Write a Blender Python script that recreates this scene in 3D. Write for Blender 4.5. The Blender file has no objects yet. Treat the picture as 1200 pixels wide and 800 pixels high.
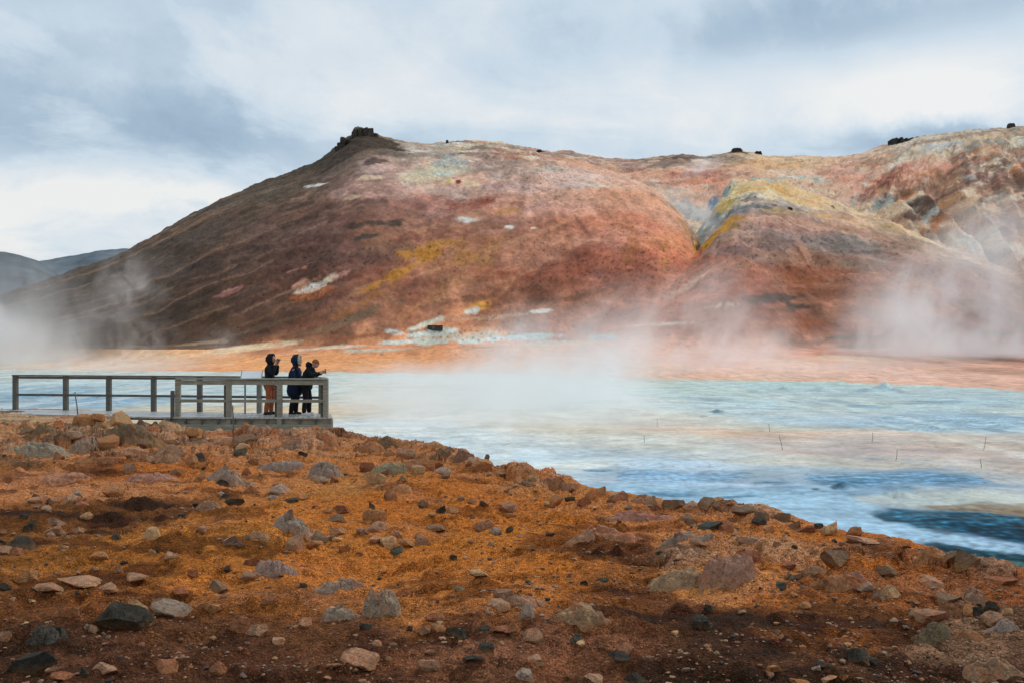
import bpy, bmesh, math, random
import numpy as np
from mathutils import Vector, Matrix

random.seed(11)
rng = np.random.default_rng(11)
SC = bpy.context.scene
COL = SC.collection
F = 1167.0           # focal length in photo pixels (35 mm on a 36 mm sensor)
EYE = 4.0            # eye height above the mud flats
R = math.radians

# ------------------------------------------------------------------ noise
_perm = np.arange(256); rng.shuffle(_perm); _perm = np.concatenate([_perm, _perm, _perm]).astype(np.int32)
_ga = np.linspace(0, 2*np.pi, 16, endpoint=False)
_g2 = np.stack([np.cos(_ga), np.sin(_ga)], 1).astype(np.float32)
_g3 = np.array([[1,1,0],[-1,1,0],[1,-1,0],[-1,-1,0],[1,0,1],[-1,0,1],[1,0,-1],[-1,0,-1],
                [0,1,1],[0,-1,1],[0,1,-1],[0,-1,-1],[1,1,0],[-1,1,0],[0,-1,1],[0,-1,-1]], np.float32)

def n2(x, y, seed=0):
    x = np.asarray(x, np.float64) + seed*17.31; y = np.asarray(y, np.float64) + seed*9.77
    xi = np.floor(x); yi = np.floor(y)
    xf = (x-xi).astype(np.float32); yf = (y-yi).astype(np.float32)
    X = xi.astype(np.int64) & 255; Y = yi.astype(np.int64) & 255
    u = xf*xf*xf*(xf*(xf*6-15)+10); v = yf*yf*yf*(yf*(yf*6-15)+10)
    def g(dx, dy):
        h = _perm[_perm[X+dx]+Y+dy] & 15
        gg = _g2[h]
        return gg[..., 0]*(xf-dx) + gg[..., 1]*(yf-dy)
    a = g(0, 0); b = g(1, 0); c = g(0, 1); d = g(1, 1)
    return (a + u*(b-a) + v*(c-a + u*(a-b-c+d)))*1.5

def n3(P, seed=0):
    x = P[:, 0] + seed*13.1; y = P[:, 1] + seed*7.7; z = P[:, 2] + seed*3.3
    xi = np.floor(x); yi = np.floor(y); zi = np.floor(z)
    xf, yf, zf = x-xi, y-yi, z-zi
    X = xi.astype(np.int64) & 255; Y = yi.astype(np.int64) & 255; Z = zi.astype(np.int64) & 255
    f = lambda t: t*t*t*(t*(t*6-15)+10)
    u, v, w = f(xf), f(yf), f(zf)
    def g(a, b, c):
        h = _perm[_perm[_perm[X+a]+Y+b]+Z+c] & 15
        q = _g3[h]
        return q[:, 0]*(xf-a)+q[:, 1]*(yf-b)+q[:, 2]*(zf-c)
    L = lambda a, b, t: a+(b-a)*t
    return L(L(L(g(0,0,0), g(1,0,0), u), L(g(0,1,0), g(1,1,0), u), v),
             L(L(g(0,0,1), g(1,0,1), u), L(g(0,1,1), g(1,1,1), u), v), w)

def fbm2(x, y, oct=4, seed=0, gain=.5):
    s = 0; a = 1; t = 0
    for i in range(oct):
        s = s + a*n2(x*2**i, y*2**i, seed+i); t += a; a *= gain
    return s/t

def fbm3(P, oct=4, seed=0, gain=.5):
    s = 0; a = 1; t = 0
    for i in range(oct):
        s = s + a*n3(P*2**i, seed+i); t += a; a *= gain
    return s/t

def sstep(a, b, x):
    t = np.clip((x-a)/(b-a), 0, 1)
    return t*t*(3-2*t)

def limit(c, hi, lo=.01):
    """keep a colour below HI without shifting its hue"""
    m = c.max(1, keepdims=True); c = c*np.minimum(1, hi/np.maximum(m, 1e-6)); return np.maximum(c, lo)

def curve(pts):
    xs = np.array([p[0] for p in pts], float); ys = np.array([p[1] for p in pts], float)
    gx = np.arange(-1600., 2900.); gy = np.interp(gx, xs, ys)
    kern = np.exp(-.5*(np.arange(-60, 61)/17.)**2); kern /= kern.sum()
    gs = np.convolve(np.pad(gy, 60, mode='edge'), kern, mode='valid')
    f = lambda x: np.interp(x, xs, ys)
    f.soft = lambda x: np.interp(x, gx, gs)
    return f

GAIN = 0.92
def C(r, g, b, k=1.0):
    c = np.array([r, g, b])/255.0
    lin = np.where(c <= .04045, c/12.92, ((c+.055)/1.055)**2.4)
    return lin/GAIN*k

# ------------------------------------------------------------------ object helpers
def tag(o, label=None, cat=None, group=None, kind=None):
    if label: o['label'] = label
    if cat: o['category'] = cat
    if group: o['group'] = group
    if kind: o['kind'] = kind
    return o

def link(name, me, mat=None, parent=None, loc=None):
    o = bpy.data.objects.new(name, me); COL.objects.link(o)
    if mat is not None and me is not None:
        me.materials.clear(); me.materials.append(mat)
    if parent is not None: o.parent = parent
    if loc is not None: o.location = loc
    return o

def empty(name, loc, rz=0):
    o = bpy.data.objects.new(name, None); COL.objects.link(o)
    o.location = loc; o.rotation_euler = (0, 0, rz); o.empty_display_size = .1
    return o

def grid_mesh(name, P, col):
    r, c = P.shape[:2]
    me = bpy.data.meshes.new(name)
    me.vertices.add(r*c); me.vertices.foreach_set('co', P.reshape(-1).astype(np.float32))
    i = np.arange(r*c).reshape(r, c)
    q = np.stack([i[:-1, :-1], i[:-1, 1:], i[1:, 1:], i[1:, :-1]], -1).reshape(-1)
    n = (r-1)*(c-1)
    me.loops.add(n*4); me.loops.foreach_set('vertex_index', q.astype(np.int32))
    me.polygons.add(n); me.polygons.foreach_set('loop_start', (np.arange(n)*4).astype(np.int32))
    me.polygons.foreach_set('use_smooth', np.ones(n, bool))
    me.update(calc_edges=True)
    if col is not None:
        a = me.color_attributes.new('mineral', 'FLOAT_COLOR', 'POINT')
        a.data.foreach_set('color', col.reshape(-1).astype(np.float32))
    return me

def bm_mesh(name, bm, smooth=False):
    me = bpy.data.meshes.new(name); bm.normal_update(); bm.to_mesh(me); bm.free()
    if smooth:
        me.polygons.foreach_set('use_smooth', np.ones(len(me.polygons), bool))
    return me

def add_box(bm, c, s, rot=None, bev=0.0):
    m = Matrix.Translation(c) @ (rot.to_4x4() if rot else Matrix.Identity(4)) @ Matrix.Diagonal((s[0], s[1], s[2], 1))
    r = bmesh.ops.create_cube(bm, size=1, matrix=m)
    if bev:
        ed = list({e for v in r['verts'] for e in v.link_edges})
        bmesh.ops.bevel(bm, geom=ed, offset=bev, segments=1, affect='EDGES')

def beam(bm, a, b, w, h, bev=.006):
    """square timber between two points; w across (horizontal), h vertical"""
    a = Vector(a); b = Vector(b); d = (b-a); L = d.length; d.normalize()
    side = d.cross(Vector((0, 0, 1)))
    if side.length < 1e-4: side = Vector((1, 0, 0))
    side.normalize(); up = side.cross(d)
    M3 = Matrix((side, d, up)).transposed()
    add_box(bm, (a+b)/2, (w, L, h), M3, bev)

# ------------------------------------------------------------------ node helpers
def newmat(name):
    m = bpy.data.materials.new(name); m.use_nodes = True
    nt = m.node_tree; b = nt.nodes['Principled BSDF']
    return m, nt, b

def N(nt, t, **kw):
    n = nt.nodes.new(t)
    for k, v in kw.items():
        if k == 'ins':
            for kk, vv in v.items(): n.inputs[kk].default_value = vv
        else: setattr(n, k, v)
    return n

def ramp(nt, src, stops):
    r = N(nt, 'ShaderNodeValToRGB')
    e = r.color_ramp.elements
    while len(e) < len(stops): e.new(.5)
    for i, (p, c) in enumerate(stops):
        e[i].position = p; e[i].color = (*c, 1) if len(c) == 3 else c
    nt.links.new(src, r.inputs[0]); return r.outputs[0]

def noise(nt, vec, scale, detail=4, rough=.55, dist=0):
    n = N(nt, 'ShaderNodeTexNoise', ins={'Scale': scale, 'Detail': detail, 'Roughness': rough, 'Distortion': dist})
    nt.links.new(vec, n.inputs['Vector']); return n.outputs[0]

def mathn(nt, op, a, b=None, clamp=False):
    n = N(nt, 'ShaderNodeMath', operation=op, use_clamp=clamp)
    for i, v in enumerate((a, b)):
        if v is None: continue
        if isinstance(v, (int, float)): n.inputs[i].default_value = v
        else: nt.links.new(v, n.inputs[i])
    return n.outputs[0]

def mixc(nt, f, a, b, mode='MIX'):
    n = N(nt, 'ShaderNodeMix', data_type='RGBA', blend_type=mode)
    for s, v in ((n.inputs['Factor'], f), (n.inputs[6], a), (n.inputs[7], b)):
        if isinstance(v, (int, float)): s.default_value = v
        elif isinstance(v, (tuple, list, np.ndarray)): s.default_value = (float(v[0]), float(v[1]), float(v[2]), 1)
        else: nt.links.new(v, s)
    return n.outputs[2]

def maprange(nt, v, a, b, c, d):
    n = N(nt, 'ShaderNodeMapRange', ins={1: a, 2: b, 3: c, 4: d}); nt.links.new(v, n.inputs[0]); return n.outputs[0]

def bump(nt, bsdf, h, strength, dist, prev=None):
    b = N(nt, 'ShaderNodeBump', ins={'Strength': strength, 'Distance': dist})
    nt.links.new(h, b.inputs['Height'])
    if prev is not None: nt.links.new(prev, b.inputs['Normal'])
    if bsdf is not None: nt.links.new(b.outputs[0], bsdf.inputs['Normal'])
    return b.outputs[0]

# ------------------------------------------------------------------ materials
def mat_hill():
    m, nt, b = newmat('hill_soil')
    at = N(nt, 'ShaderNodeAttribute', attribute_name='mineral')
    pos = N(nt, 'ShaderNodeNewGeometry').outputs['Position']
    mp = N(nt, 'ShaderNodeMapping', ins={'Scale': (1, .3, 1)}); nt.links.new(pos, mp.inputs[0]); pos = mp.outputs[0]
    f1 = noise(nt, pos, 1.0, 6, .72); f2 = noise(nt, pos, .15, 5, .6)
    v = maprange(nt, f1, .36, .64, .78, 1.24); v2 = maprange(nt, f2, .3, .7, .84, 1.16)
    vv = mathn(nt, 'MULTIPLY', v, v2)
    cr = N(nt, 'ShaderNodeCombineXYZ')
    for i in range(3): nt.links.new(vv, cr.inputs[i])
    c = mixc(nt, 1.0, at.outputs['Color'], cr.outputs[0], 'MULTIPLY')
    nt.links.new(c, b.inputs['Base Color']); b.inputs['Roughness'].default_value = .95
    b.inputs['Specular IOR Level'].default_value = .15
    h = noise(nt, pos, .5, 8, .65)
    vo = N(nt, 'ShaderNodeTexVoronoi', ins={'Scale': .55, 'Randomness': 1.0}); nt.links.new(pos, vo.inputs['Vector'])
    stn = maprange(nt, vo.outputs['Distance'], .10, .26, 1, 0); sxv = N(nt, 'ShaderNodeSeparateColor'); nt.links.new(vo.outputs['Color'], sxv.inputs[0])
    stn = mathn(nt, 'MULTIPLY', stn, mathn(nt, 'GREATER_THAN', sxv.outputs[0], .72))
    n_ = bump(nt, None, h, .30, 2.2)
    bump(nt, b, stn, .6, .5, n_)
    c2 = mixc(nt, mathn(nt, 'MULTIPLY', stn, .45), c, mixc(nt, 1.0, c, (.42, .42, .44), 'MULTIPLY')); nt.links.new(c2, b.inputs['Base Color'])
    return m

def mat_flats():
    m, nt, b = newmat('mud_flats')
    at = N(nt, 'ShaderNodeAttribute', attribute_name='mineral')
    pos = N(nt, 'ShaderNodeNewGeometry').outputs['Position']
    f1 = noise(nt, pos, 3.0, 6, .65); f2 = noise(nt, pos, .5, 5, .6, .6)
    vv = mathn(nt, 'MULTIPLY', maprange(nt, f1, .38, .62, .86, 1.10), maprange(nt, f2, .38, .62, .88, 1.08))
    cr = N(nt, 'ShaderNodeCombineXYZ')
    for i in range(3): nt.links.new(vv, cr.inputs[i])
    c = mixc(nt, 1.0, at.outputs['Color'], cr.outputs[0], 'MULTIPLY')
    nt.links.new(c, b.inputs['Base Color'])
    nzv = N(nt, 'ShaderNodeTexNoise', ins={'Scale': .9, 'Detail': 5}); nt.links.new(pos, nzv.inputs['Vector'])
    sv = N(nt, 'ShaderNodeVectorMath', operation='SCALE', ins={3: 1.6}); nt.links.new(nzv.outputs['Color'], sv.inputs[0])
    av = N(nt, 'ShaderNodeVectorMath', operation='ADD'); nt.links.new(pos, av.inputs[0]); nt.links.new(sv.outputs[0], av.inputs[1])
    ve = N(nt, 'ShaderNodeTexVoronoi', feature='DISTANCE_TO_EDGE', ins={'Scale': .85}); nt.links.new(av.outputs[0], ve.inputs['Vector'])
    ck = mathn(nt, 'MULTIPLY', maprange(nt, ve.outputs['Distance'], .0, .09, 1, 0), maprange(nt, noise(nt, pos, .16, 4, .6), .46, .58, 0, .42))
    c = mixc(nt, ck, c, mixc(nt, 1.0, c, (.42, .55, .62), 'MULTIPLY'))
    gr = maprange(nt, noise(nt, pos, 5.5, 4, .75), .60, .70, 0, .35); c = mixc(nt, gr, c, mixc(nt, 1.0, c, (.55, .64, .68), 'MULTIPLY'))
    nt.links.new(c, b.inputs['Base Color'])
    ro = maprange(nt, at.outputs['Alpha'], 0, 1, .95, .35)
    nt.links.new(ro, b.inputs['Roughness'])
    sp = maprange(nt, at.outputs['Alpha'], 0, 1, .06, .45); nt.links.new(sp, b.inputs['Specular IOR Level'])
    h = noise(nt, pos, 2.2, 7, .6)
    bump(nt, b, h, .35, .09)
    return m

def mat_ground():
    m, nt, b = newmat('iron_soil')
    at = N(nt, 'ShaderNodeAttribute', attribute_name='mineral')
    pos = N(nt, 'ShaderNodeNewGeometry').outputs['Position']
    f1 = noise(nt, pos, 14, 6, .7); f2 = noise(nt, pos, 55, 3, .6)
    vv = mathn(nt, 'MULTIPLY', maprange(nt, f1, .3, .7, .42, 1.55), maprange(nt, f2, .3, .7, .5, 1.5))
    cr = N(nt, 'ShaderNodeCombineXYZ')
    for i in range(3): nt.links.new(vv, cr.inputs[i])
    c = mixc(nt, 1.0, at.outputs['Color'], cr.outputs[0], 'MULTIPLY')
    # grit: single pale or dark grains
    vo = N(nt, 'ShaderNodeTexVoronoi', feature='F1', ins={'Scale': 70.0, 'Randomness': 1.0}); nt.links.new(pos, vo.inputs['Vector'])
    sx = N(nt, 'ShaderNodeSeparateColor'); nt.links.new(vo.outputs['Color'], sx.inputs[0])
    grain = mathn(nt, 'MULTIPLY', mathn(nt, 'LESS_THAN', vo.outputs['Distance'], .42), 1.0)
    pale = mathn(nt, 'MULTIPLY', grain, mathn(nt, 'GREATER_THAN', sx.outputs[0], .78))
    dark = mathn(nt, 'MULTIPLY', grain, mathn(nt, 'LESS_THAN', sx.outputs[0], .22))
    c = mixc(nt, mathn(nt, 'MULTIPLY', pale, .75), c, mixc(nt, 1.0, at.outputs['Color'], (2.1, 2.3, 2.5), 'MULTIPLY'))
    c = mixc(nt, mathn(nt, 'MULTIPLY', dark, .75), c, (.05, .028, .018))
    nt.links.new(c, b.inputs['Base Color'])
    ro = maprange(nt, at.outputs['Alpha'], 0, 1, .95, .90); nt.links.new(ro, b.inputs['Roughness'])
    b.inputs['Specular IOR Level'].default_value = .06
    h1 = noise(nt, pos, 9, 8, .65)
    n_ = bump(nt, None, h1, .45, .06)
    hv = mathn(nt, 'SUBTRACT', 1.0, vo.outputs['Distance'])
    n_ = bump(nt, None, hv, .8, .022, n_)
    h2 = noise(nt, pos, 120, 3, .6)
    bump(nt, b, h2, .5, .008, n_)
    return m

def mat_rock():
    m, nt, b = newmat('volcanic_rock')
    oi = N(nt, 'ShaderNodeObjectInfo'); geo = N(nt, 'ShaderNodeNewGeometry'); pos = geo.outputs['Position']
    tc = N(nt, 'ShaderNodeTexCoord')
    f1 = noise(nt, pos, 6, 6, .65); f2 = noise(nt, pos, 32, 5, .65); f3 = noise(nt, pos, 110, 3, .6)
    vv = mathn(nt, 'MULTIPLY', maprange(nt, f2, .3, .7, .62, 1.35), maprange(nt, f3, .3, .7, .75, 1.25))
    cr = N(nt, 'ShaderNodeCombineXYZ')
    for i in range(3): nt.links.new(vv, cr.inputs[i])
    c = mixc(nt, 1.0, oi.outputs['Color'], cr.outputs[0], 'MULTIPLY')
    # iron stain and grey weathering in patches
    st = maprange(nt, f1, .5, .62, 0, .6)
    c = mixc(nt, st, c, mixc(nt, 1.0, c, (1.25, .82, .62), 'MULTIPLY'))
    f4 = noise(nt, pos, 11, 5, .7)
    wl = maprange(nt, mathn(nt, 'ADD', mathn(nt, 'MULTIPLY', f4, .7), mathn(nt, 'MULTIPLY', f2, .3)), .50, .60, 0, .55)
    wl = mathn(nt, 'MULTIPLY', wl, oi.outputs['Alpha'])
    c = mixc(nt, wl, c, (.105, .088, .062))
    # soil dust settled low on the stone and in hollows
    sz = N(nt, 'ShaderNodeSeparateXYZ'); nt.links.new(tc.outputs['Generated'], sz.inputs[0])
    du = maprange(nt, mathn(nt, 'ADD', sz.outputs[2], mathn(nt, 'MULTIPLY', f1, .5)), .40, .95, .9, 0)
    c = mixc(nt, du, c, mixc(nt, .72, c, (.36, .165, .052)))
    nt.links.new(c, b.inputs['Base Color']); b.inputs['Roughness'].default_value = .88
    b.inputs['Specular IOR Level'].default_value = .12
    h = noise(nt, pos, 16, 8, .68)
    n_ = bump(nt, None, h, .7, .05)
    vo = N(nt, 'ShaderNodeTexVoronoi', feature='DISTANCE_TO_EDGE', ins={'Scale': 5.0})
    wv = N(nt, 'ShaderNodeVectorMath', operation='ADD'); nt.links.new(pos, wv.inputs[0])
    nz = N(nt, 'ShaderNodeTexNoise', ins={'Scale': 7.0, 'Detail': 4}); nt.links.new(pos, nz.inputs['Vector'])
    sc_ = N(nt, 'ShaderNodeVectorMath', operation='SCALE', ins={3: .35}); nt.links.new(nz.outputs['Color'], sc_.inputs[0]); nt.links.new(sc_.outputs[0], wv.inputs[1])
    nt.links.new(wv.outputs[0], vo.inputs['Vector'])
    cr_ = maprange(nt, vo.outputs['Distance'], 0, .05, 0, 1)
    n_ = bump(nt, None, cr_, .5, .03, n_)
    bump(nt, b, noise(nt, pos, 90, 3, .6), .4, .008, n_)
    return m

def mat_wood(name, base, dark, rough=.8):
    m, nt, b = newmat(name)
    tc = N(nt, 'ShaderNodeTexCoord'); pos = N(nt, 'ShaderNodeNewGeometry').outputs['Position']
    mp = N(nt, 'ShaderNodeMapping', ins={'Scale': (2.0, 14.0, 30.0)}); nt.links.new(pos, mp.inputs[0])
    g = noise(nt, mp.outputs[0], 1.5, 5, .6)
    f = noise(nt, pos, 2.5, 4, .6)
    c = mixc(nt, maprange(nt, g, .35, .65, 0, 1), dark, base)
    c = mixc(nt, maprange(nt, f, .45, .7, 0, .5), c, (.16, .15, .11))
    nt.links.new(c, b.inputs['Base Color']); b.inputs['Roughness'].default_value = rough
    bump(nt, b, g, .4, .01)
    return m

def mat_plain(name, colr, rough=.8, var=.25, scale=40):
    m, nt, b = newmat(name)
    tc = N(nt, 'ShaderNodeTexCoord')
    f = noise(nt, tc.outputs['Object'], scale, 3, .6)
    c = mixc(nt, maprange(nt, f, .3, .7, 0, 1), tuple(x*(1-var) for x in colr), tuple(min(1, x*(1+var)) for x in colr))
    nt.links.new(c, b.inputs['Base Color']); b.inputs['Roughness'].default_value = rough
    b.inputs['Specular IOR Level'].default_value = .12 if rough > .7 else .35
    bump(nt, b, f, .2, .01)
    return m

M_HILL, M_FLAT, M_GROUND, M_ROCK = mat_hill(), mat_flats(), mat_ground(), mat_rock()
M_WOOD = mat_wood('weathered_timber', (.37, .36, .275), (.17, .175, .14))
M_WOOD_DARK = mat_wood('dark_old_timber', (.13, .12, .10), (.06, .057, .05))  # darker brown timber colour for far rails, joists and piles
M_WOOD_PALE = mat_wood('pale_sawn_timber', (.47, .43, .32), (.24, .23, .17))
M_DECK = mat_wood('wet_deck_boards', (.50, .50, .48), (.36, .36, .345), .38)
# ------------------------------------------------------------------ hills
A_out = curve([(-900,440),(-350,412),(-100,372),(0,346),(50,331),(100,313),(133,301),(150,294),(165,285),(180,276),(210,259),(240,243),(260,233),
  (280,225),(305,216),(330,207),(355,197),(378,187),(386,180),(390,175),(400,171),(403,163),(412,160),(414,153),(426,151),(433,153),(440,158),(455,161),(470,166),
  (490,167.5),(520,167),(545,165),(570,166),(590,169),(610,172),(640,177),(665,183),(690,191),(720,201),(750,212),(770,223),(790,241),
  (805,258),(815,275),(822,290),(826,303),(831,330),(840,380),(860,440),(1700,460)])
B_out = curve([(500,440),(640,425),(680,402),(700,387),(740,354),(770,336),(790,323),(805,309),(815,297),(825,285),(835,273),(845,259),(855,243),
  (865,233),(875,228),(885,227),(900,232),(930,239),(960,245),(985,251),(1000,256),(1030,263),(1050,268),(1080,281),(1110,291),(1150,309),(1200,329),(1300,375),(1400,420),(1700,450)])
B2_out = curve([(700,440),(780,320),(795,298),(810,281),(826,262),(838,243),(848,225),(858,213),(880,210),(920,215),(960,227),(1000,243),(1030,257),(1060,275),(1120,310),(1250,440),(1700,460)])
C_out = curve([(-900,450),(300,450),(400,310),(500,205),(560,190),(600,184),(640,180),(665,178),(690,183),(720,186),(745,187),(765,185),(785,181),(800,179.5),(815,182),(830,184),(850,181),
  (858,178),(864,175),(875,179),(890,181),(920,183),(960,184),(985,182),(1010,178),(1040,169),(1070,164),(1090,160),(1130,153),(1160,150),(1200,146),(1300,138),(1550,130),(1900,160)])
Ye = curve([(-900,150),(0,140),(400,128),(640,117),(900,101),(1050,93),(1200,79),(1500,66),(2200,60)])
Acr = curve([(-900,330),(-100,340),(150,375),(430,430),(560,440),(640,425),(720,380),(800,335),(860,310),(1700,310)])
Bcr = curve([(600,262),(700,270),(800,300),(885,335),(1000,330),(1080,320),(1200,300),(1400,280)])

def face(px, Y, out, Yc, Yb, a, zb, back=.45):
    v = (Y-Yb)/(Yc-Yb)
    po = out(px)
    soft_o = out.soft(px)
    kk = sstep(.94, .998, v)
    H = EYE + (400-(soft_o*(1-kk)+po*kk))*Yc/F
    vc = np.clip(v, 0, 1)
    f = a*vc + (1-a)*(1-(1-vc)**2)
    z = zb + (H-zb)*f
    z = np.where(v > 1, H - back*(Y-Yc), z)
    return np.where(v < 0, zb + v*30.0, z)

def radial(x, Y, sx, sy, k, seed):
    """noise streaks that run down-slope, away from a summit"""
    th = np.arctan2(x-sx, sy-Y); r = np.hypot(x-sx, Y-sy)
    return th, r

def hill_parts(x, Y):
    px = 600 + F*x/Y
    ye = Ye(px)
    apron = np.where(Y > ye, (Y-ye)*.034, (Y-ye)*.25)
    apron = np.minimum(apron, 4.2 + (Y-230)*.02)
    yb_a = 214 + 8*np.sin(px*.013) - 10*sstep(350, 0, px)
    yb_b = 178 + 6*np.sin(px*.02+1)
    a = face(px, Y, A_out, Acr(px), yb_a, .6, 2.6)
    b = face(px, Y, B_out, Bcr(px), yb_b, .5, 2.4)
    b2 = face(px, Y, B2_out, 392.0, 250.0, .6, 4.0)
    c = face(px, Y, C_out, 600 - 60*sstep(950, 1250, px), 330.0, .6, 4.0, .2)
    return px, apron, a, b, b2, c

def hill_z(x, Y, full=False):
    px, ap, a, b, b2, c = hill_parts(x, Y)
    st = np.stack([ap, a, b, b2, c])
    which = np.argmax(st, 0)
    z = np.max(st, 0)
    # soft foot where faces run out on the apron
    k = 1.6
    z = z + k*np.exp(-np.abs(np.sort(st, 0)[-1]-np.sort(st, 0)[-2])/k)*.35*(z > 1)
    amp = sstep(0.5, 8, z-ap)
    thA = np.arctan2(x-6, 460-Y); rA = np.hypot(x-6, Y-460)
    gA = fbm2(thA*30 + fbm2(x*.03, Y*.03, 3, 5)*2.2, rA*.02, 4, 3)*(.6+.8*np.abs(n2(x*.012, Y*.012, 6)))
    thB = np.arctan2(x-82, 350-Y); rB = np.hypot(x-82, Y-350)
    gB = fbm2(thB*16, rB*.015, 4, 7)
    thC = np.arctan2(x-330, 760-Y); rC = np.hypot(x-330, Y-760)
    gC = fbm2(thC*60, rC*.012, 4, 9)
    ridC = 1-np.abs(fbm2(thC*34+2.0*n2(rC*.01, thC*4), rC*.006, 3, 15))*2.2
    right = sstep(960, 1080, px)
    g = np.where(which == 1, gA*1.15, np.where(which == 2, gB*1.2 + fbm2(x*.045, Y*.045, 4, 31)*3.2, np.where(which >= 3, gC*4.2 + right*(ridC*8.0 - 4.0), 0)))
    toC = (600-60*sstep(950, 1250, px)) - Y
    g = np.where(which == 4, g*sstep(-5, 110, toC)*.9, g)
    lump = fbm2(x*.03, Y*.03, 4, 21)*2.6
    fine = fbm2(x*.16, Y*.16, 5, 23)*1.35
    rock_top = np.exp(-(((px-412)/26)**2)) * sstep(408, 428, Y)*(which == 1)
    crag = np.abs(fbm2(x*.22, Y*.22, 4, 25))*2.2*rock_top
    z = z + amp*(g + lump*np.where(which == 1, .45, 1) + fine + crag)
    z = z + (1-amp)*fbm2(x*.05, Y*.05, 4, 29)*.35*sstep(0, 1.5, ap)
    if full: return z, px, ap, which, (thA, rA, thB, rB, thC, rC)
    return z

class Painter:
    """colour of the ground as a world-space field: soft colour anchors plus mineral patches, each tied to a point of the surface"""
    def __init__(self, hit): self.hit = hit; self.pts = []; self.cols = []
    def anchors(self, lst):
        for (px, py, r, g, b) in lst:
            p = self.hit(px, py)
            if p is not None: self.pts.append(p); self.cols.append(C(r, g, b))
    def field(self, X, sx, sy, sz):
        num = np.zeros((len(X), 3), np.float32); den = np.full(len(X), 1e-12, np.float32)
        for p, c in zip(self.pts, self.cols):
            k = p[1]
            d2 = ((X[:, 0]-p[0])/(k*sx))**2 + ((X[:, 1]-p[1])/(k*sy))**2 + ((X[:, 2]-p[2])/(k*sz))**2
            w = 1.0/(d2+.02)**2.2
            num += w[:, None]*c[None, :].astype(np.float32); den += w
        return num/den[:, None]

def march(zf, px, py, Y0, Y1, n):
    Ys = np.geomspace(Y0, Y1, n); xs = (px-600)/F*Ys; zr = EYE + (400-py)/F*Ys
    zz = zf(xs, Ys)
    i = np.nonzero(zz >= zr)[0]
    if len(i) == 0 or i[0] == 0: return None
    k = i[0]
    return np.array([xs[k], Ys[k], zz[k]])

def hit_hill(px, py): return march(hill_z, px, py, 60, 720, 900)

def patch(X, p, rx, rz, ang, warp, soft=.35, deep=.12):
    """mask of an elongated mineral patch centred on a surface point; radii in photo pixels at that distance"""
    k = p[1]/F
    dx = (X[:, 0]-p[0])/k; dz = (X[:, 2]-p[2])/k; dy = (X[:, 1]-p[1])/(p[1]*deep)
    ca, sa = math.cos(R(ang)), math.sin(R(ang))
    u = (dx*ca + dz*sa)/rx; v = (-dx*sa + dz*ca)/rz
    d = np.sqrt(u*u + v*v) + warp
    return (1-sstep(1-soft, 1+soft, d))*np.exp(-np.maximum(0, np.abs(dy)-.6)**2*6)

# --- hill grid
cols = np.concatenate([np.linspace(-700, -60, 170, endpoint=False), np.linspace(-60, 1260, 1020, endpoint=False), np.linspace(1260, 1800, 150)])
rows = np.concatenate([np.linspace(60, 170, 60, endpoint=False), np.linspace(170, 450, 330, endpoint=False), np.linspace(450, 660, 130)])
PX, YY = np.meshgrid(cols, rows)
XX = (PX-600)/F*YY
ZZ, _, AP, WH, RAD = hill_z(XX, YY, True)
ZZ = ZZ - .06
X = np.stack([XX, YY, ZZ], -1).reshape(-1, 3)
thA, rA, thB, rB, thC, rC = [q.reshape(-1) for q in RAD]
WHf = WH.reshape(-1); APf = AP.reshape(-1)
VZ = X[:, 2]*1.15 + X[:, 1]*.16
w1 = fbm2(X[:, 0]*.06, VZ*.06, 4, 41); w2 = fbm2(X[:, 0]*.06, VZ*.06, 4, 47)
w3 = fbm2(X[:, 0]*.16, VZ*.16, 4, 53); w4 = fbm2(X[:, 0]*.45, VZ*.45, 4, 59)
def diag(ang, fu, fv, seed, oct=4):
    c_, s_ = math.cos(R(ang)), math.sin(R(ang)); u_ = X[:, 0]*c_ + VZ*s_; v_ = -X[:, 0]*s_ + VZ*c_
    return fbm2(u_*fu + w1*.5, v_*fv + w2*.8, oct, seed)
d40 = diag(40, .018, .17, 73, 5); d40b = diag(43, .03, .30, 75, 4); d36 = diag(36, .012, .22, 77, 5)
pt = Painter(hit_hill)
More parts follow.
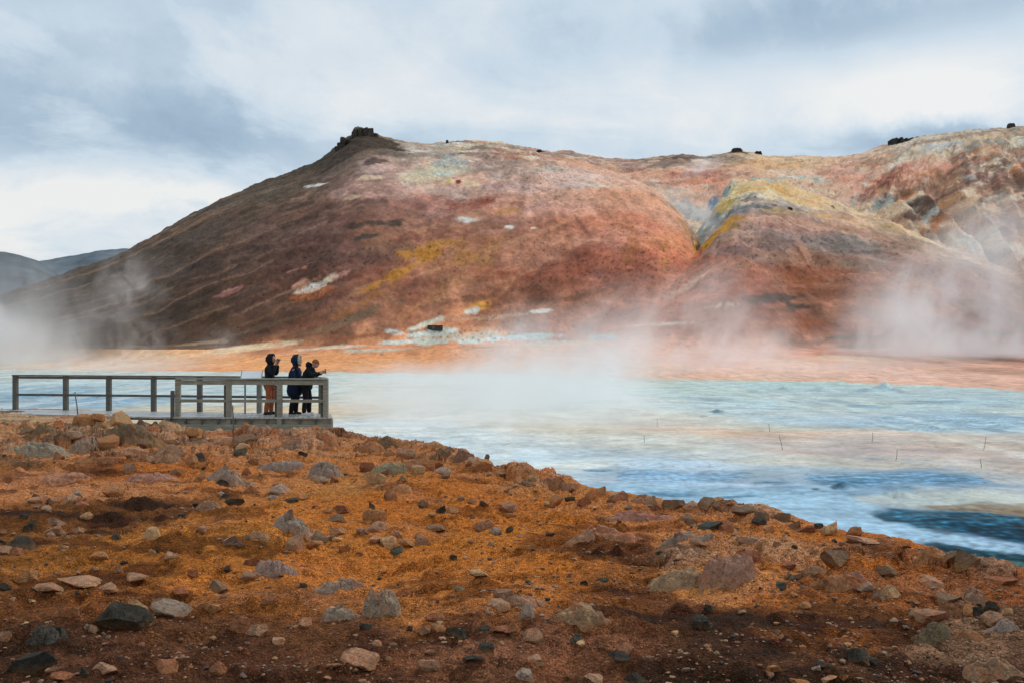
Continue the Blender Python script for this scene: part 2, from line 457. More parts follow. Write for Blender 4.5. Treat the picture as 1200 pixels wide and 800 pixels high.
pt.anchors([
 # left brown flank
 (5,370,72,62,50),(40,350,82,70,54),(20,410,70,64,52),(70,400,78,66,50),(90,345,92,78,58),(140,320,92,74,58),(120,370,80,64,48),(170,350,84,64,48),
 (160,400,82,64,48),(200,300,98,76,62),(210,370,86,64,48),(240,270,104,84,70),(230,330,94,68,54),(250,390,98,72,52),(280,345,100,70,54),
 (280,250,112,86,72),(290,300,104,74,60),(310,235,110,92,74),(320,270,116,84,70),(330,320,104,68,54),(330,370,108,70,50),(350,222,112,88,72),
 (360,250,112,78,64),(370,290,108,70,58),(370,340,112,68,52),(390,380,122,76,54),(395,205,118,92,78),
 # crag and top
 (410,170,84,70,56),(430,168,80,68,52),(400,182,78,66,54),(450,166,96,80,64),(480,172,165,150,138),(520,172,150,138,124),(560,172,140,124,108),(600,178,150,125,108),(640,184,160,130,112),
 (420,215,150,115,104),(450,200,150,120,110),(460,225,160,122,110),(500,212,178,158,140),(540,225,165,135,122),(580,200,155,132,122),(600,215,165,138,126),(640,205,178,142,128),
 (680,205,172,138,122),(720,215,176,136,116),(420,245,124,86,72),(470,245,140,92,78),(500,240,150,100,90),(540,245,158,98,84),(580,245,162,106,90),(620,240,168,124,108),(680,240,170,122,102),(740,235,170,116,92),
 (430,290,118,76,62),(480,280,128,82,66),(530,275,140,90,72),(580,285,144,90,66),(640,270,150,94,70),(700,270,154,92,68),(760,265,166,98,70),(790,280,180,112,72),
 (420,340,122,72,52),(470,330,134,78,54),(520,325,148,92,60),(570,320,146,88,58),(620,310,138,76,52),(680,310,136,72,50),(740,310,140,74,50),(790,310,160,88,56),
 (450,375,132,82,56),(500,365,142,86,56),(560,350,150,92,60),(620,345,138,80,54),(680,345,148,84,58),(730,340,150,82,58),
 (520,385,170,104,62),(600,370,160,100,66),(650,370,168,104,74),
 # apron
 (30,425,150,128,100),(120,424,186,142,100),(200,418,198,142,94),(260,425,210,140,80),(330,405,176,112,72),(330,425,212,142,80),(420,400,190,122,76),(420,425,212,142,82),
 (480,400,200,128,78),(520,425,212,138,80),(560,400,205,135,84),(620,405,205,140,92),(640,425,204,142,104),
 # central spur
 (885,233,128,118,112),(900,245,132,118,110),(940,255,150,122,108),(860,265,138,112,102),(900,275,132,106,98),(950,280,128,108,98),(1000,275,132,118,104),(840,290,140,110,96),
 (880,300,140,108,96),(940,305,140,100,84),(1000,300,126,108,96),(1050,290,146,112,92),(820,320,162,100,76),(860,325,148,84,60),(910,325,150,78,50),(960,325,140,78,56),(1020,320,142,82,62),
 (780,340,170,102,74),(820,350,152,82,56),(870,350,140,72,48),(930,350,138,72,48),(1000,345,132,72,50),(1060,330,140,88,66),(1100,320,136,86,66),(1150,345,130,74,56),
 (760,370,160,98,76),(820,380,148,82,56),(880,370,134,74,50),(950,375,138,76,46),(1010,370,130,74,52),(1060,365,128,74,56),(1120,375,122,68,52),(1180,370,108,62,50),
 (740,410,192,134,106),(820,410,186,124,98),(900,410,184,122,94),(960,400,156,100,76),(1030,410,160,110,88),(1100,400,134,94,78),(1170,405,126,86,70),(760,432,214,162,130),(860,432,212,158,130),(960,435,206,158,134),
 (1060,440,204,160,140),(1150,445,190,146,126),(1060,428,196,146,120),(1180,430,172,124,102),(1190,455,190,150,132),(900,440,214,168,142),  # right apron lightened in colour to stand for pinkish haze
 # yellow spur behind
 (880,215,216,190,140),(920,222,216,180,124),(950,232,208,164,112),(980,243,176,150,120),(860,222,190,168,110),(850,235,140,140,128),(835,255,112,128,136),
 # back ridge
 (700,190,150,118,100),(740,195,148,112,96),(770,188,120,96,84),(800,184,108,88,76),(830,190,140,112,98),(780,205,176,128,104),(820,210,172,112,86),(800,230,168,130,108),(780,225,176,140,118),
 (860,190,132,110,90),(900,192,176,142,104),(940,192,178,146,112),(880,200,182,140,112),(930,205,178,146,122),(980,195,176,126,104),(1000,210,174,126,106),(980,225,176,142,118),(1010,230,180,132,110),
 (1030,190,150,116,98),(1060,180,150,128,108),(1100,175,150,140,124),(1150,165,146,130,112),(1190,160,130,112,94),(1080,190,176,128,108),(1150,180,158,126,104),(1040,215,172,112,88),(1080,210,168,112,92),
 (1060,235,134,98,78),(1100,225,132,96,80),(1150,205,128,94,78),(1190,195,126,92,76),(1030,250,178,150,120),(1080,250,112,94,76),(1120,245,130,92,72),(1160,235,134,106,90),(1190,225,124,92,76),
 (1100,270,140,104,78),(1140,265,170,138,112),(1180,255,160,128,108),(1130,290,170,152,134),(1170,285,178,160,140),(1195,275,160,130,112),(1190,305,150,116,98)])
Xw = X + np.stack([w1*9, w1*10, w2*7], -1)
base = pt.field(Xw, .020, .045, .020)
# down-slope streaks
stA = fbm2(thA*70, rA*.02, 5, 61); stA2 = fbm2(thA*26+w1*.4, rA*.010, 4, 63)
stB = fbm2(thB*28, rB*.02, 5, 65)
stC = fbm2(thC*95, rC*.018, 5, 67)
stk = np.where(WHf == 1, stA*.20+stA2*.16, np.where(WHf == 2, stB*.18, np.where(WHf >= 3, stC*.55, 0)))*np.clip((X[:, 2]-APf)/8, 0, 1)
base = base*np.exp(stk*1.1 + w3*.38 + w4*.26 + d36*.35*(WHf == 1)*sstep(40, -10, X[:, 0]))[:, None]
pxv = 600 + F*X[:, 0]/X[:, 1]
# banded gully country on the right: cream, ochre, ash and dark earth running down-slope
zone = (WHf >= 3)*sstep(985, 1060, pxv)*sstep(112, 96, X[:, 2] - (pxv-1000)*.03)*sstep(20, 40, X[:, 2])
for (lo_, hi_, cl_, k_) in ((.12, .34, (206, 184, 156), .6), (-.14, -.36, (92, 68, 56), .65)):
    mk = sstep(lo_, hi_, d40 + .25*w3)*zone*k_; base = base*(1-mk[:, None]) + C(*cl_)[None]*mk[:, None]*np.exp(w4*.5)[:, None]
mk = sstep(.18, .36, d40b + .2*w1)*zone*.5; base = base*(1-mk[:, None]) + C(186, 112, 58)[None]*mk[:, None]*np.exp(w4*.5)[:, None]
mk = sstep(.12, .32, diag(40, .02, .13, 79) - .1)*zone*.55; base = base*(1-mk[:, None]) + C(150, 158, 150)[None]*mk[:, None]*np.exp(w4*.5)[:, None]
# pale and ochre mottling over the altered upper ground
alt = np.clip((WHf >= 3)*.5 + (WHf == 1)*sstep(58, 78, X[:, 2])*sstep(-50, -20, X[:, 0]) + (WHf == 2)*sstep(44, 54, X[:, 2])*.8, 0, 1)
for (sd, f_, lo_, cl_, k_) in ((33, .05, .16, (206, 182, 150), .6), (34, .07, .20, (196, 146, 84), .55), (35, .06, .18, (128, 70, 58), .6), (36, .09, .24, (180, 190, 182), .6), (37, .05, .20, (96, 80, 70), .6)):
    mk = sstep(lo_, lo_+.16, fbm2(X[:, 0]*f_, VZ*f_*1.5, 5, sd))*alt*k_; base = base*(1-mk[:, None]) + C(*cl_)[None]*mk[:, None]*np.exp(w4*.4)[:, None]
for (sd, f_, cl_) in ((133, .014, (124, 92, 84)), (135, .017, (156, 104, 62)), (137, .03, (112, 82, 66)), (139, .035, (178, 122, 92))):
    mk = sstep(.04, .30, fbm2(X[:, 0]*f_+w1*.3, VZ*f_*1.5+w2*.3, 5, sd))*(WHf <= 2)*np.clip((X[:, 2]-APf)/6, 0, 1)*sstep(-85, -20, X[:, 0])*.34
    base = base*(1-mk[:, None]) + C(*cl_)[None]*mk[:, None]*np.exp(w3*.4+w4*.3)[:, None]
# long scree lines on the lower face
mk = sstep(.18, .36, d36)*(WHf == 1)*sstep(70, 50, X[:, 2])*sstep(45, 0, X[:, 0])*.30; base = base*(1-mk[:, None]) + C(176, 128, 92)[None]*mk[:, None]
# hue drift
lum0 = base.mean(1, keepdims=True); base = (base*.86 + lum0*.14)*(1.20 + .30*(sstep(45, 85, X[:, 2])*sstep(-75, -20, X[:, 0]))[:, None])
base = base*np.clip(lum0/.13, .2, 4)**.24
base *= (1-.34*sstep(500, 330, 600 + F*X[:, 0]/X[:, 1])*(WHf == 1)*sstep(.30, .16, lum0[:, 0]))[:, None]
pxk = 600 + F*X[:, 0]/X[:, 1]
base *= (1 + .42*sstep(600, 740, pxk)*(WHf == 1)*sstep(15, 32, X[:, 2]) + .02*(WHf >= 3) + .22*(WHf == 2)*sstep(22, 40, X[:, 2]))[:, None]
base *= np.array([1.03, .99, .93])[None, :]
hue = fbm2(X[:, 0]*.025, X[:, 1]*.025+X[:, 2]*.05, 4, 71)
base *= np.stack([1+hue*.12, 1-hue*.03+w2*.07, 1-hue*.16+w2*.14], -1)

CREAM=(214,196,160); WHITE=(226,220,204); BLUE=(164,180,180); YEL=(206,176,96); OCH=(186,124,48); RED=(156,74,56); DK=(62,52,44); ORG=(196,112,54); PALEB=(206,208,196); GRY=(126,116,108); PINK=(188,140,122)
patches = [
 # px, py, rx, ry, angle, colour, opacity, edge noise
 (515,200,30,14,12,(196,186,158),.75,.9),(497,208,24,10,20,(204,196,160),.6,.9),(530,190,22,10,0,(178,182,172),.7,.9),(520,203,12,5,0,(190,200,190),.6,.8),
 (551,216,12,4,-5,(214,196,150),.85,.6),(537,214,3.2,4.2,0,(140,46,44),1,.1),(526,213,5,3,0,(200,196,120),.8,.6),
 (432,210,13,4,14,CREAM,.7,.8),(375,217,10,2.2,8,WHITE,.85,.7),(362,218,6,1.8,8,WHITE,.8,.7),(365,219,9,1.6,8,WHITE,.6,.7),(412,233,16,3,12,CREAM,.45,.9),(440,168,10,3,15,CREAM,.8,.6),(462,167,14,3,5,PALEB,.5,.7),
 (548,259,12,4,-4,WHITE,.9,.7),(597,267,6,2.5,0,WHITE,.85,.6),(560,258,8,3,-4,CREAM,.5,.8),(625,268,4,1.5,0,WHITE,.6,.6),(580,272,20,4,10,PINK,.4,.9),
 (366,339,17,6,12,WHITE,.95,.35),(387,327,9,4,22,CREAM,.95,.4),(352,334,10,6,15,(200,150,120),.8,.5),(370,343,24,9,12,ORG,.45,.5),(400,322,10,3,30,PINK,.6,.7),(355,314,5,1.5,20,(196,130,100),.7,.6),(343,318,8,1.5,15,PINK,.5,.7),
 (270,343,16,4,25,(170,110,98),.55,.9),(268,341,9,2,22,(196,150,130),.5,.9),
 (470,320,46,6,37,(186,126,52),.75,1.0),(500,295,26,12,28,OCH,.85,1.0),(430,352,40,5,36,(166,108,62),.5,1.),(505,350,40,4,40,(176,122,80),.55,1.),(570,300,10,26,-20,(176,124,70),.4,1.),(600,330,30,4,50,(168,112,76),.5,1.),(660,300,6,30,-14,(166,104,74),.4,1.),(740,290,8,34,-22,(184,112,70),.5,1.),(780,300,6,26,-28,(190,124,76),.6,1.),(690,350,50,5,10,(170,104,66),.5,1.),(400,380,60,5,20,(150,100,66),.5,1.),(515,287,24,8,10,(186,128,66),.5,1.0),(545,300,16,12,40,(178,120,60),.5,1.0),(470,325,24,4,40,OCH,.6,.9),(540,330,22,6,42,(184,136,92),.5,1.0),(528,345,26,5,40,(190,140,100),.45,1.0),
 (440,262,30,5,10,(72,60,50),.8,.9),(430,278,20,4,14,(68,60,48),.85,.8),(437,236,16,4,5,(96,78,66),.6,.9),(345,240,28,8,5,(78,66,52),.6,1.0),(300,232,24,4,25,(80,70,54),.6,.9),(440,190,12,7,30,(84,72,64),.8,.7),(520,262,24,6,5,(122,76,66),.4,1.),
 (428,166,42,11,-4,(66,55,43),.95,.35),(405,178,22,10,24,(68,57,45),.95,.35),(440,163,28,6,-14,(70,58,46),.95,.3),(432,170,40,7,-2,(72,60,48),.95,.35),(410,178,24,8,18,(74,62,50),.9,.4),(395,190,16,6,30,(72,62,50),.9,.4),
 (600,190,50,10,0,(150,126,112),.4,1.),(610,182,24,7,20,(178,112,80),.5,1.),(645,198,18,6,5,(190,180,160),.6,.9),(690,187,20,4,0,(176,164,146),.4,.9),(700,218,20,3,-5,WHITE,.5,1.),(735,216,6,3,0,(150,60,66),.7,.7),(720,215,20,4,-5,(206,180,150),.45,1.),
 (560,182,20,6,0,(96,82,74),.5,1.),(635,178,7,3,0,(60,54,50),.8,.5),(610,222,40,6,0,(190,150,136),.4,1.),(560,240,30,8,8,RED,.35,1.),(610,238,10,4,0,(140,66,62),.5,.8),
 (558,362,15,5,20,(214,150,70),.9,.7),(552,365,9,4,10,WHITE,.85,.6),(635,365,12,3,5,WHITE,.8,.6),(600,371,18,2,4,(216,190,160),.5,.8),(560,375,30,2,2,(206,176,140),.5,.9),
 (715,255,14,24,60,(176,100,60),.3,1.),(330,345,60,2,30,(150,120,92),.5,.9),(250,365,70,1.6,24,(128,106,80),.5,.9),(380,385,60,4,22,(110,96,74),.55,.9),(420,372,34,5,26,(118,100,76),.5,1.),(300,385,50,3,18,(112,94,72),.5,1.),(560,350,60,4,12,(112,76,56),.45,1.),(640,355,50,3,6,(104,72,54),.5,1.),(700,340,30,3,10,(110,74,56),.4,1.),(620,300,2.2,26,-34,(186,138,104),.45,.5),(600,330,2,20,-36,(180,132,98),.4,.5),(680,262,2.5,18,20,(120,70,56),.5,.5),(655,246,30,4,6,(200,150,132),.45,.9),(590,248,16,5,12,(186,128,74),.55,.9),(572,238,6,6,0,(150,70,60),.5,.7),(505,276,40,8,10,(126,72,60),.45,1.),(400,300,40,6,12,(88,66,54),.5,1.),(360,262,40,7,8,(84,66,54),.5,1.),(330,228,40,5,22,(86,76,58),.6,1.),
 # pale spring deposits across the apron
 (505,390,34,4,8,PALEB,.9,.6),(470,402,26,3,4,PALEB,.9,.7),(500,380,22,4,22,(214,204,180),.9,.6),(465,390,14,3,-12,PALEB,.85,.6),(575,398,60,4,3,(200,206,196),.85,.7),(620,395,32,3,2,(196,204,198),.8,.7),(540,395,60,5,5,(206,204,184),.55,.9),(440,410,32,3,2,(200,196,176),.7,.8),
 (305,406,46,4,6,(224,204,160),.9,.6),(262,412,42,3,8,(220,196,150),.8,.7),(360,410,20,3,4,(204,186,150),.6,.8),(395,407,24,2,4,(214,200,170),.7,.7),(240,402,30,2,5,(170,150,118),.5,.9),(330,396,50,2.5,6,(120,76,52),.55,.9),(420,395,70,2,6,(140,82,50),.5,.9),
 (705,395,16,4,2,(150,170,168),.8,.6),(780,380,30,2,2,(206,200,184),.6,.8),(830,410,60,3,2,(206,170,140),.4,.9),(920,425,60,2.5,1,(216,186,150),.6,.9),(980,420,40,2,1,(218,200,160),.6,.8),(1120,420,40,3,1,(196,166,130),.5,.9),(650,402,40,2.5,2,(206,196,170),.5,.9),
 # central spur
 (905,247,30,5,-8,(196,172,112),.6,.9),(955,252,34,5,-14,(198,164,100),.55,.9),(1000,262,30,5,-16,(196,160,108),.5,.9),(930,268,40,6,-6,(170,128,112),.5,1.),(870,290,30,8,0,(156,116,104),.5,1.),(860,310,40,5,10,(182,126,96),.5,1.),(960,318,60,7,0,(150,80,52),.5,1.),(1120,300,26,4,-18,(190,160,120),.5,.8),(900,380,60,4,3,(176,108,70),.5,1.),(1060,352,50,10,0,(150,92,66),.5,1.),(1040,310,30,4,-4,(170,126,104),.5,.9),
 (905,350,42,6,4,(74,58,44),.85,.7),(930,360,18,4,4,(66,54,42),.8,.7),(910,364,30,3,0,(90,66,46),.6,.9),(850,360,18,2,5,CREAM,.6,.8),(930,336,40,2,4,(176,120,96),.5,.9),
 (1010,396,44,3,1,(62,66,58),.9,.6),(1005,406,24,2.5,1,(66,68,60),.85,.6),(980,401,60,5,0,(110,84,62),.5,.9),(1180,390,40,3,0,(76,70,62),.7,.7),(1160,420,36,2.5,0,(84,74,64),.6,.8),(1050,406,14,2,0,(60,62,58),.8,.6),
 (880,241,17,8,-12,(104,108,112),.75,.6),(866,246,10,8,40,(116,122,128),.6,.7),(1000,292,44,18,0,(122,108,98),.5,.9),(905,285,40,12,0,(120,102,96),.45,.9),(1030,297,40,3,0,(96,64,48),.6,.8),(1010,300,50,2.5,2,(160,100,84),.5,.9),
 (940,300,3.2,26,4,(110,62,48),.55,.4),(934,330,22,10,10,(176,92,46),.4,1.),(1075,275,22,5,-22,(204,190,150),.8,.7),(1100,288,22,4,-20,(206,196,170),.7,.8),(1050,268,18,4,-18,(196,170,110),.6,.8),(1010,255,26,4,-14,(186,160,120),.5,.9),
 (870,255,7,3,30,(100,56,60),.6,.6),(926,245,4,2,0,DK,.8,.5),(908,241,4,2,0,DK,.7,.5),(977,243,4,2,0,DK,.7,.5),(810,330,26,2,38,(214,180,150),.6,.6),(790,345,14,2,35,(196,170,140),.5,.7),
 # yellow gully and sulphur spur
 (826,286,5,15,-28,(206,160,52),.95,.5),(838,272,5,17,-28,(196,146,44),.9,.6),(845,262,3.5,12,-30,(150,150,140),.7,.6),(818,292,5,10,-30,(84,62,34),.85,.6),(812,284,4,8,-20,(96,80,52),.8,.6),(830,280,3,7,-28,(74,50,30),.7,.6),
 (803,270,7,20,28,(196,150,84),.65,.8),(790,262,8,26,32,(196,140,110),.5,.8),(852,240,5,16,-32,(198,176,96),.7,.6),(838,240,6,17,-34,(86,118,142),.85,.5),(848,225,5,14,-34,(110,140,150),.75,.6),(862,216,8,5,0,(160,184,178),.8,.6),
 (885,215,26,6,-6,(222,196,146),.8,.7),(920,226,26,7,-14,(226,186,112),.85,.7),(945,232,18,5,-18,(226,200,150),.8,.6),(885,222,14,6,0,(222,174,104),.7,.7),(905,213,20,3,-8,(190,200,186),.7,.7),(965,236,14,5,-18,(206,180,110),.6,.8),
 (820,252,22,12,-20,(150,158,156),.7,.9),(800,240,18,9,-30,(168,164,158),.6,.9),(790,222,14,6,-30,(180,160,140),.5,.9),(815,205,34,5,5,RED,.6,.9),(825,197,30,3,4,PINK,.5,.9),(810,185,40,4,2,(92,78,66),.7,.9),(865,178,14,4,0,(76,66,56),.8,.7),
 (930,208,14,5,0,(176,188,176),.7,.8),(960,212,12,6,0,(170,184,172),.6,.8),(905,192,40,5,0,(190,150,104),.5,1.),(960,196,26,3,0,(190,170,110),.5,.9),(985,204,20,5,0,(184,130,104),.5,.9),(1000,240,22,4,40,(178,168,150),.6,.8),
 (1030,238,20,5,38,(164,172,166),.75,.8),(1070,243,22,4,45,(170,166,150),.7,.8),(1022,222,34,3,36,(130,76,60),.55,.7),(1050,205,38,2.5,34,(120,66,54),.5,.7),(1090,200,38,3,30,(196,130,96),.5,.8),(1060,228,26,4,36,(196,120,62),.6,.8),(1100,212,24,3,34,(206,176,140),.5,.8),
 (1085,236,18,5,25,(86,68,56),.75,.8),(1075,222,30,4,20,(110,92,70),.6,.9),(1105,252,10,6,30,(66,58,50),.75,.7),(1090,258,20,3,45,(186,180,166),.7,.7),(1110,240,22,3,38,(206,170,120),.6,.8),(1135,240,24,4,35,(212,180,140),.6,.8),
 (1100,262,18,5,35,(176,102,40),.7,.8),(1155,255,30,4,38,(202,176,140),.6,.8),(1160,280,30,4,42,(206,196,176),.75,.7),(1140,285,16,5,48,(176,180,166),.7,.8),(1180,270,26,3,42,(120,84,66),.6,.8),(1185,292,16,4,40,(206,190,170),.7,.8),(1150,268,20,2.5,40,(130,92,70),.6,.8),(1165,300,8,6,40,(90,62,52),.6,.7),
 (1160,197,18,3,5,(100,66,54),.7,.7),(1130,200,40,8,15,(136,112,92),.4,1.),(1180,215,30,8,20,(120,84,66),.4,1.),(1105,170,36,4,8,(168,176,172),.7,.8),(1160,168,40,3,8,(170,174,166),.6,.8),(1060,183,30,3,8,(176,164,128),.6,.8),(1130,160,50,4,8,(120,104,88),.5,.9),
 (1030,192,12,3,0,(190,120,100),.5,.8),(1010,194,14,3,0,(196,160,110),.5,.8),(860,203,20,3,0,(196,160,130),.5,.8),
 (665,181,14,2,0,(110,124,132),.7,.5),
]
for (px_, py_, rx, rz, an, colr, op, en) in patches:
    p = hit_hill(px_, py_)
    if p is None: continue
    near = (np.abs(X[:, 0]-p[0]) < rx*3.5*p[1]/F+rz*p[1]/F*3) & (np.abs(X[:, 2]-p[2]) < (rz+rx)*3.5*p[1]/F+2)
    idx = np.nonzero(near)[0]
    if len(idx) == 0: continue
    wob = (w3[idx]*1.2 + w4[idx]*.7 + stk[idx]*.25)*en
    mk = patch(X[idx], p, rx, rz, an, wob, .25)*min(1, op*1.12)
    warm = np.array([1.05, .92, .95]) if colr[2] < .8*colr[0] and colr[1] > .72*colr[0] else np.ones(3)
    tgt = (C(*colr)*warm)[None, :]*np.exp(w4[idx]*.35 + w3[idx]*.2)[:, None]
    base[idx] = base[idx]*(1-mk[:, None]) + tgt*mk[:, None]
# scattered dark stones and pale salts as mineral speckle
sp = n2(X[:, 0]*1.1, VZ*1.3, 83); den_ = sstep(-.15, .4, fbm2(X[:, 0]*.025, VZ*.03, 3, 85))
base *= (1-.6*sstep(.42, .60, sp)*den_*(X[:, 2] > 3))[:, None]
base = limit(base, .80, .012)
colr_ = np.concatenate([base, np.zeros((len(base), 1))], 1)
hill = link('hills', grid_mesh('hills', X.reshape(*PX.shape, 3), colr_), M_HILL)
tag(hill, 'rust red and ochre mineral mountainside behind the steaming flats', 'mountain', kind='structure')

# far hills at the left; bluish distance haze is painted into their colour
def far_hill(out, Yc, colr, seed, lab, x0, x1):
    cs = np.linspace(x0, x1, 240); rs = np.linspace(Yc-380, Yc+120, 70)
    p_, y_ = np.meshgrid(cs, rs)
    x_ = (p_-600)/F*y_
    z_ = face(p_, y_, curve(out), Yc, Yc-380, .5, 0) + fbm2(x_*.012, y_*.012, 5, seed)*7
    P = np.stack([x_, y_, z_], -1)
    f = np.exp(fbm2(x_*.03, y_*.03, 5, seed+3)*.6)
    c = C(*colr)[None, None, :]*f[..., None]
    me = grid_mesh('hills', P, np.concatenate([c, np.zeros((*c.shape[:2], 1))], -1))
    tag(link('hills', me, M_HILL), lab, 'hill', kind='structure')
far_hill([(-900,330),(-200,300),(-80,292),(-30,291),(0,294),(20,296),(45,307),(80,330),(120,380),(160,440)], 1000, (76,86,92), 90, 'dark blue-green far hill at the edge of the valley', -900, 165)
far_hill([(-400,440),(-100,380),(0,330),(30,310),(60,304),(90,298),(112,293),(150,293),(200,300),(260,330),(330,440)], 1300, (92,104,112), 95, 'long low blue-grey ridge behind the brown slope', -300, 330)

# ------------------------------------------------------------------ mud flats
def flats_z(x, Y):
    z = fbm2(x*.25, Y*.25, 4, 101)*.12 + fbm2(x*1.2, Y*1.2, 3, 103)*.025
    for (mx, my, h, r) in MOUNDS:
        d = np.hypot((x-mx)/r, (Y-my)/r)
        z = z + h*np.maximum(0, 1-d)**1.4*(1+.5*fbm2(x*3/r, Y*3/r, 3, 107))
    return z
def flat_pt(px, py):
    Y = EYE*F/(py-400); return np.array([(px-600)/F*Y, Y, 0.0])
MOUNDS = []
for (px_, py_, w_, h_) in [(988,572,26,7),(840,482,16,3),(1037,457,40,7),(1015,458,34,4),(1050,459,36,4),(918,456,18,4),(960,457,30,4),(930,462,22,2),(1090,503,60,4),(1052,582,18,8),(1062,582,16,6),(1040,579,12,5),(1180,500,40,5),(860,489,4,2),(822,487,4,1.5)]:
    p_ = flat_pt(px_, py_); MOUNDS.append((p_[0], p_[1], h_*p_[1]/F*1.25, w_*p_[1]/F*.6))
cols = np.concatenate([np.linspace(-1100, -40, 120, endpoint=False), np.linspace(-40, 1240, 820, endpoint=False), np.linspace(1240, 2300, 120)])
rows = np.concatenate([np.geomspace(5, 14, 30, endpoint=False), np.geomspace(14, 150, 480)])
PX, YY = np.meshgrid(cols, rows); XX = (PX-600)/F*YY
ZZ = flats_z(XX, YY)
X = np.stack([XX, YY, ZZ], -1).reshape(-1, 3); x, y = X[:, 0], X[:, 1]
pf = Painter(flat_pt)
pf.anchors([
 (-60,440,190,200,200),(20,445,176,190,190),(60,440,200,200,190),(100,446,190,205,205),(160,450,180,200,205),(240,448,190,200,200),(60,455,150,178,192),(140,458,166,190,200),(240,460,190,205,205),
 (40,466,146,172,188),(100,468,150,178,192),(170,470,166,188,198),(250,470,200,205,200),(300,478,206,190,160),(60,476,150,176,190),(340,455,190,206,205),(340,480,214,186,150),(300,485,216,186,148),
 (420,445,200,206,200),(420,460,206,206,196),(420,475,214,196,168),(450,500,206,212,212),(470,452,210,205,190),
 (520,450,206,206,198),(520,480,214,206,190),(520,510,206,216,220),(600,450,206,208,200),(600,480,214,208,192),(600,520,206,216,220),(600,540,200,214,220),
 (660,447,204,206,190),(700,455,196,212,206),(720,470,204,212,208),(680,480,204,212,208),(680,500,212,196,172),(690,515,208,206,196),(670,545,206,210,206),(700,550,176,200,216),
 (780,445,204,190,170),(800,455,186,206,200),(820,465,190,206,204),(850,478,196,212,212),(780,490,206,204,194),(800,500,212,186,164),(850,505,212,182,160),(760,510,208,200,186),(800,525,206,206,198),(850,530,204,204,200),
 (780,545,180,202,220),(760,555,172,196,214),(820,560,150,180,204),(780,575,166,194,220),(850,575,176,200,224),(900,575,176,196,218),(860,590,172,198,226),
 (900,450,190,206,200),(920,470,184,204,206),(920,490,190,206,210),(900,500,208,198,180),(930,510,210,182,164),(960,525,208,184,170),(930,540,202,200,190),(930,552,150,176,196),(960,560,130,164,190),(900,560,150,178,200),
 (1000,460,176,196,200),(1020,475,182,200,200),(1010,490,166,186,200),(1050,495,176,196,204),(1000,512,206,186,174),(1060,525,206,180,168),(1050,540,204,188,174),(1020,545,200,192,180),(1000,556,136,166,188),(1050,560,132,160,186),
 (1110,470,180,200,204),(1120,490,166,188,200),(1150,500,170,190,200),(1140,515,200,184,170),(1140,535,202,182,172),(1190,545,196,176,164),(1190,520,196,180,168),(1190,480,180,196,198),
 (980,575,130,168,192),(1000,590,140,172,196),(950,590,170,196,224),(980,605,168,194,224),(1040,600,150,178,200),(1100,570,180,188,190),(1120,580,196,198,190),(1150,590,150,170,184),(1190,570,170,180,188),(1090,590,146,168,180),
 (1040,608,62,104,134),(1100,610,44,88,118),(1150,615,40,82,112),(1200,620,36,76,104),(1120,596,120,126,118),(1180,600,150,128,100),(1210,600,146,122,92),(1160,602,110,110,100),
 (1000,612,160,188,220),(1050,628,150,182,218),(1110,635,146,178,216),(1170,645,140,172,212),(1220,650,120,156,196),(1180,632,50,92,122),(1220,640,40,80,110),
 (1080,650,70,110,110),(1120,652,60,104,104),(1160,662,90,130,120),(1200,672,84,122,112),(1060,642,74,116,120),(1190,655,50,92,100),(1260,690,80,110,96),(1000,640,110,140,140),(900,640,130,120,100),(600,600,150,120,90),(400,560,170,130,90),(1100,720,90,110,90)])
wA = fbm2(x*.10, y*.10, 4, 111); wB = fbm2(x*.10, y*.10, 4, 115)
Xw = np.stack([x + wA*y*.06, y + wB*y*.035, X[:, 2]*0], -1)
base = pf.field(Xw, .055, .045, 1.0)
lw = base.mean(1, keepdims=True); base = (base*.80 + lw*.20*np.array([1.03, 1.0, .95])[None])*np.array([1.0, 1.0, .965])[None]
f1 = fbm2(x*.35, y*.35, 5, 121); f2 = fbm2(x*.9, y*.9, 4, 125); f3 = fbm2(x*.12, y*.22, 4, 131)
base = base*np.exp(f1*.30+f2*.24)[:, None]
base *= np.stack([1+f3*.16, 1+0*f3, 1-f3*.14], -1)
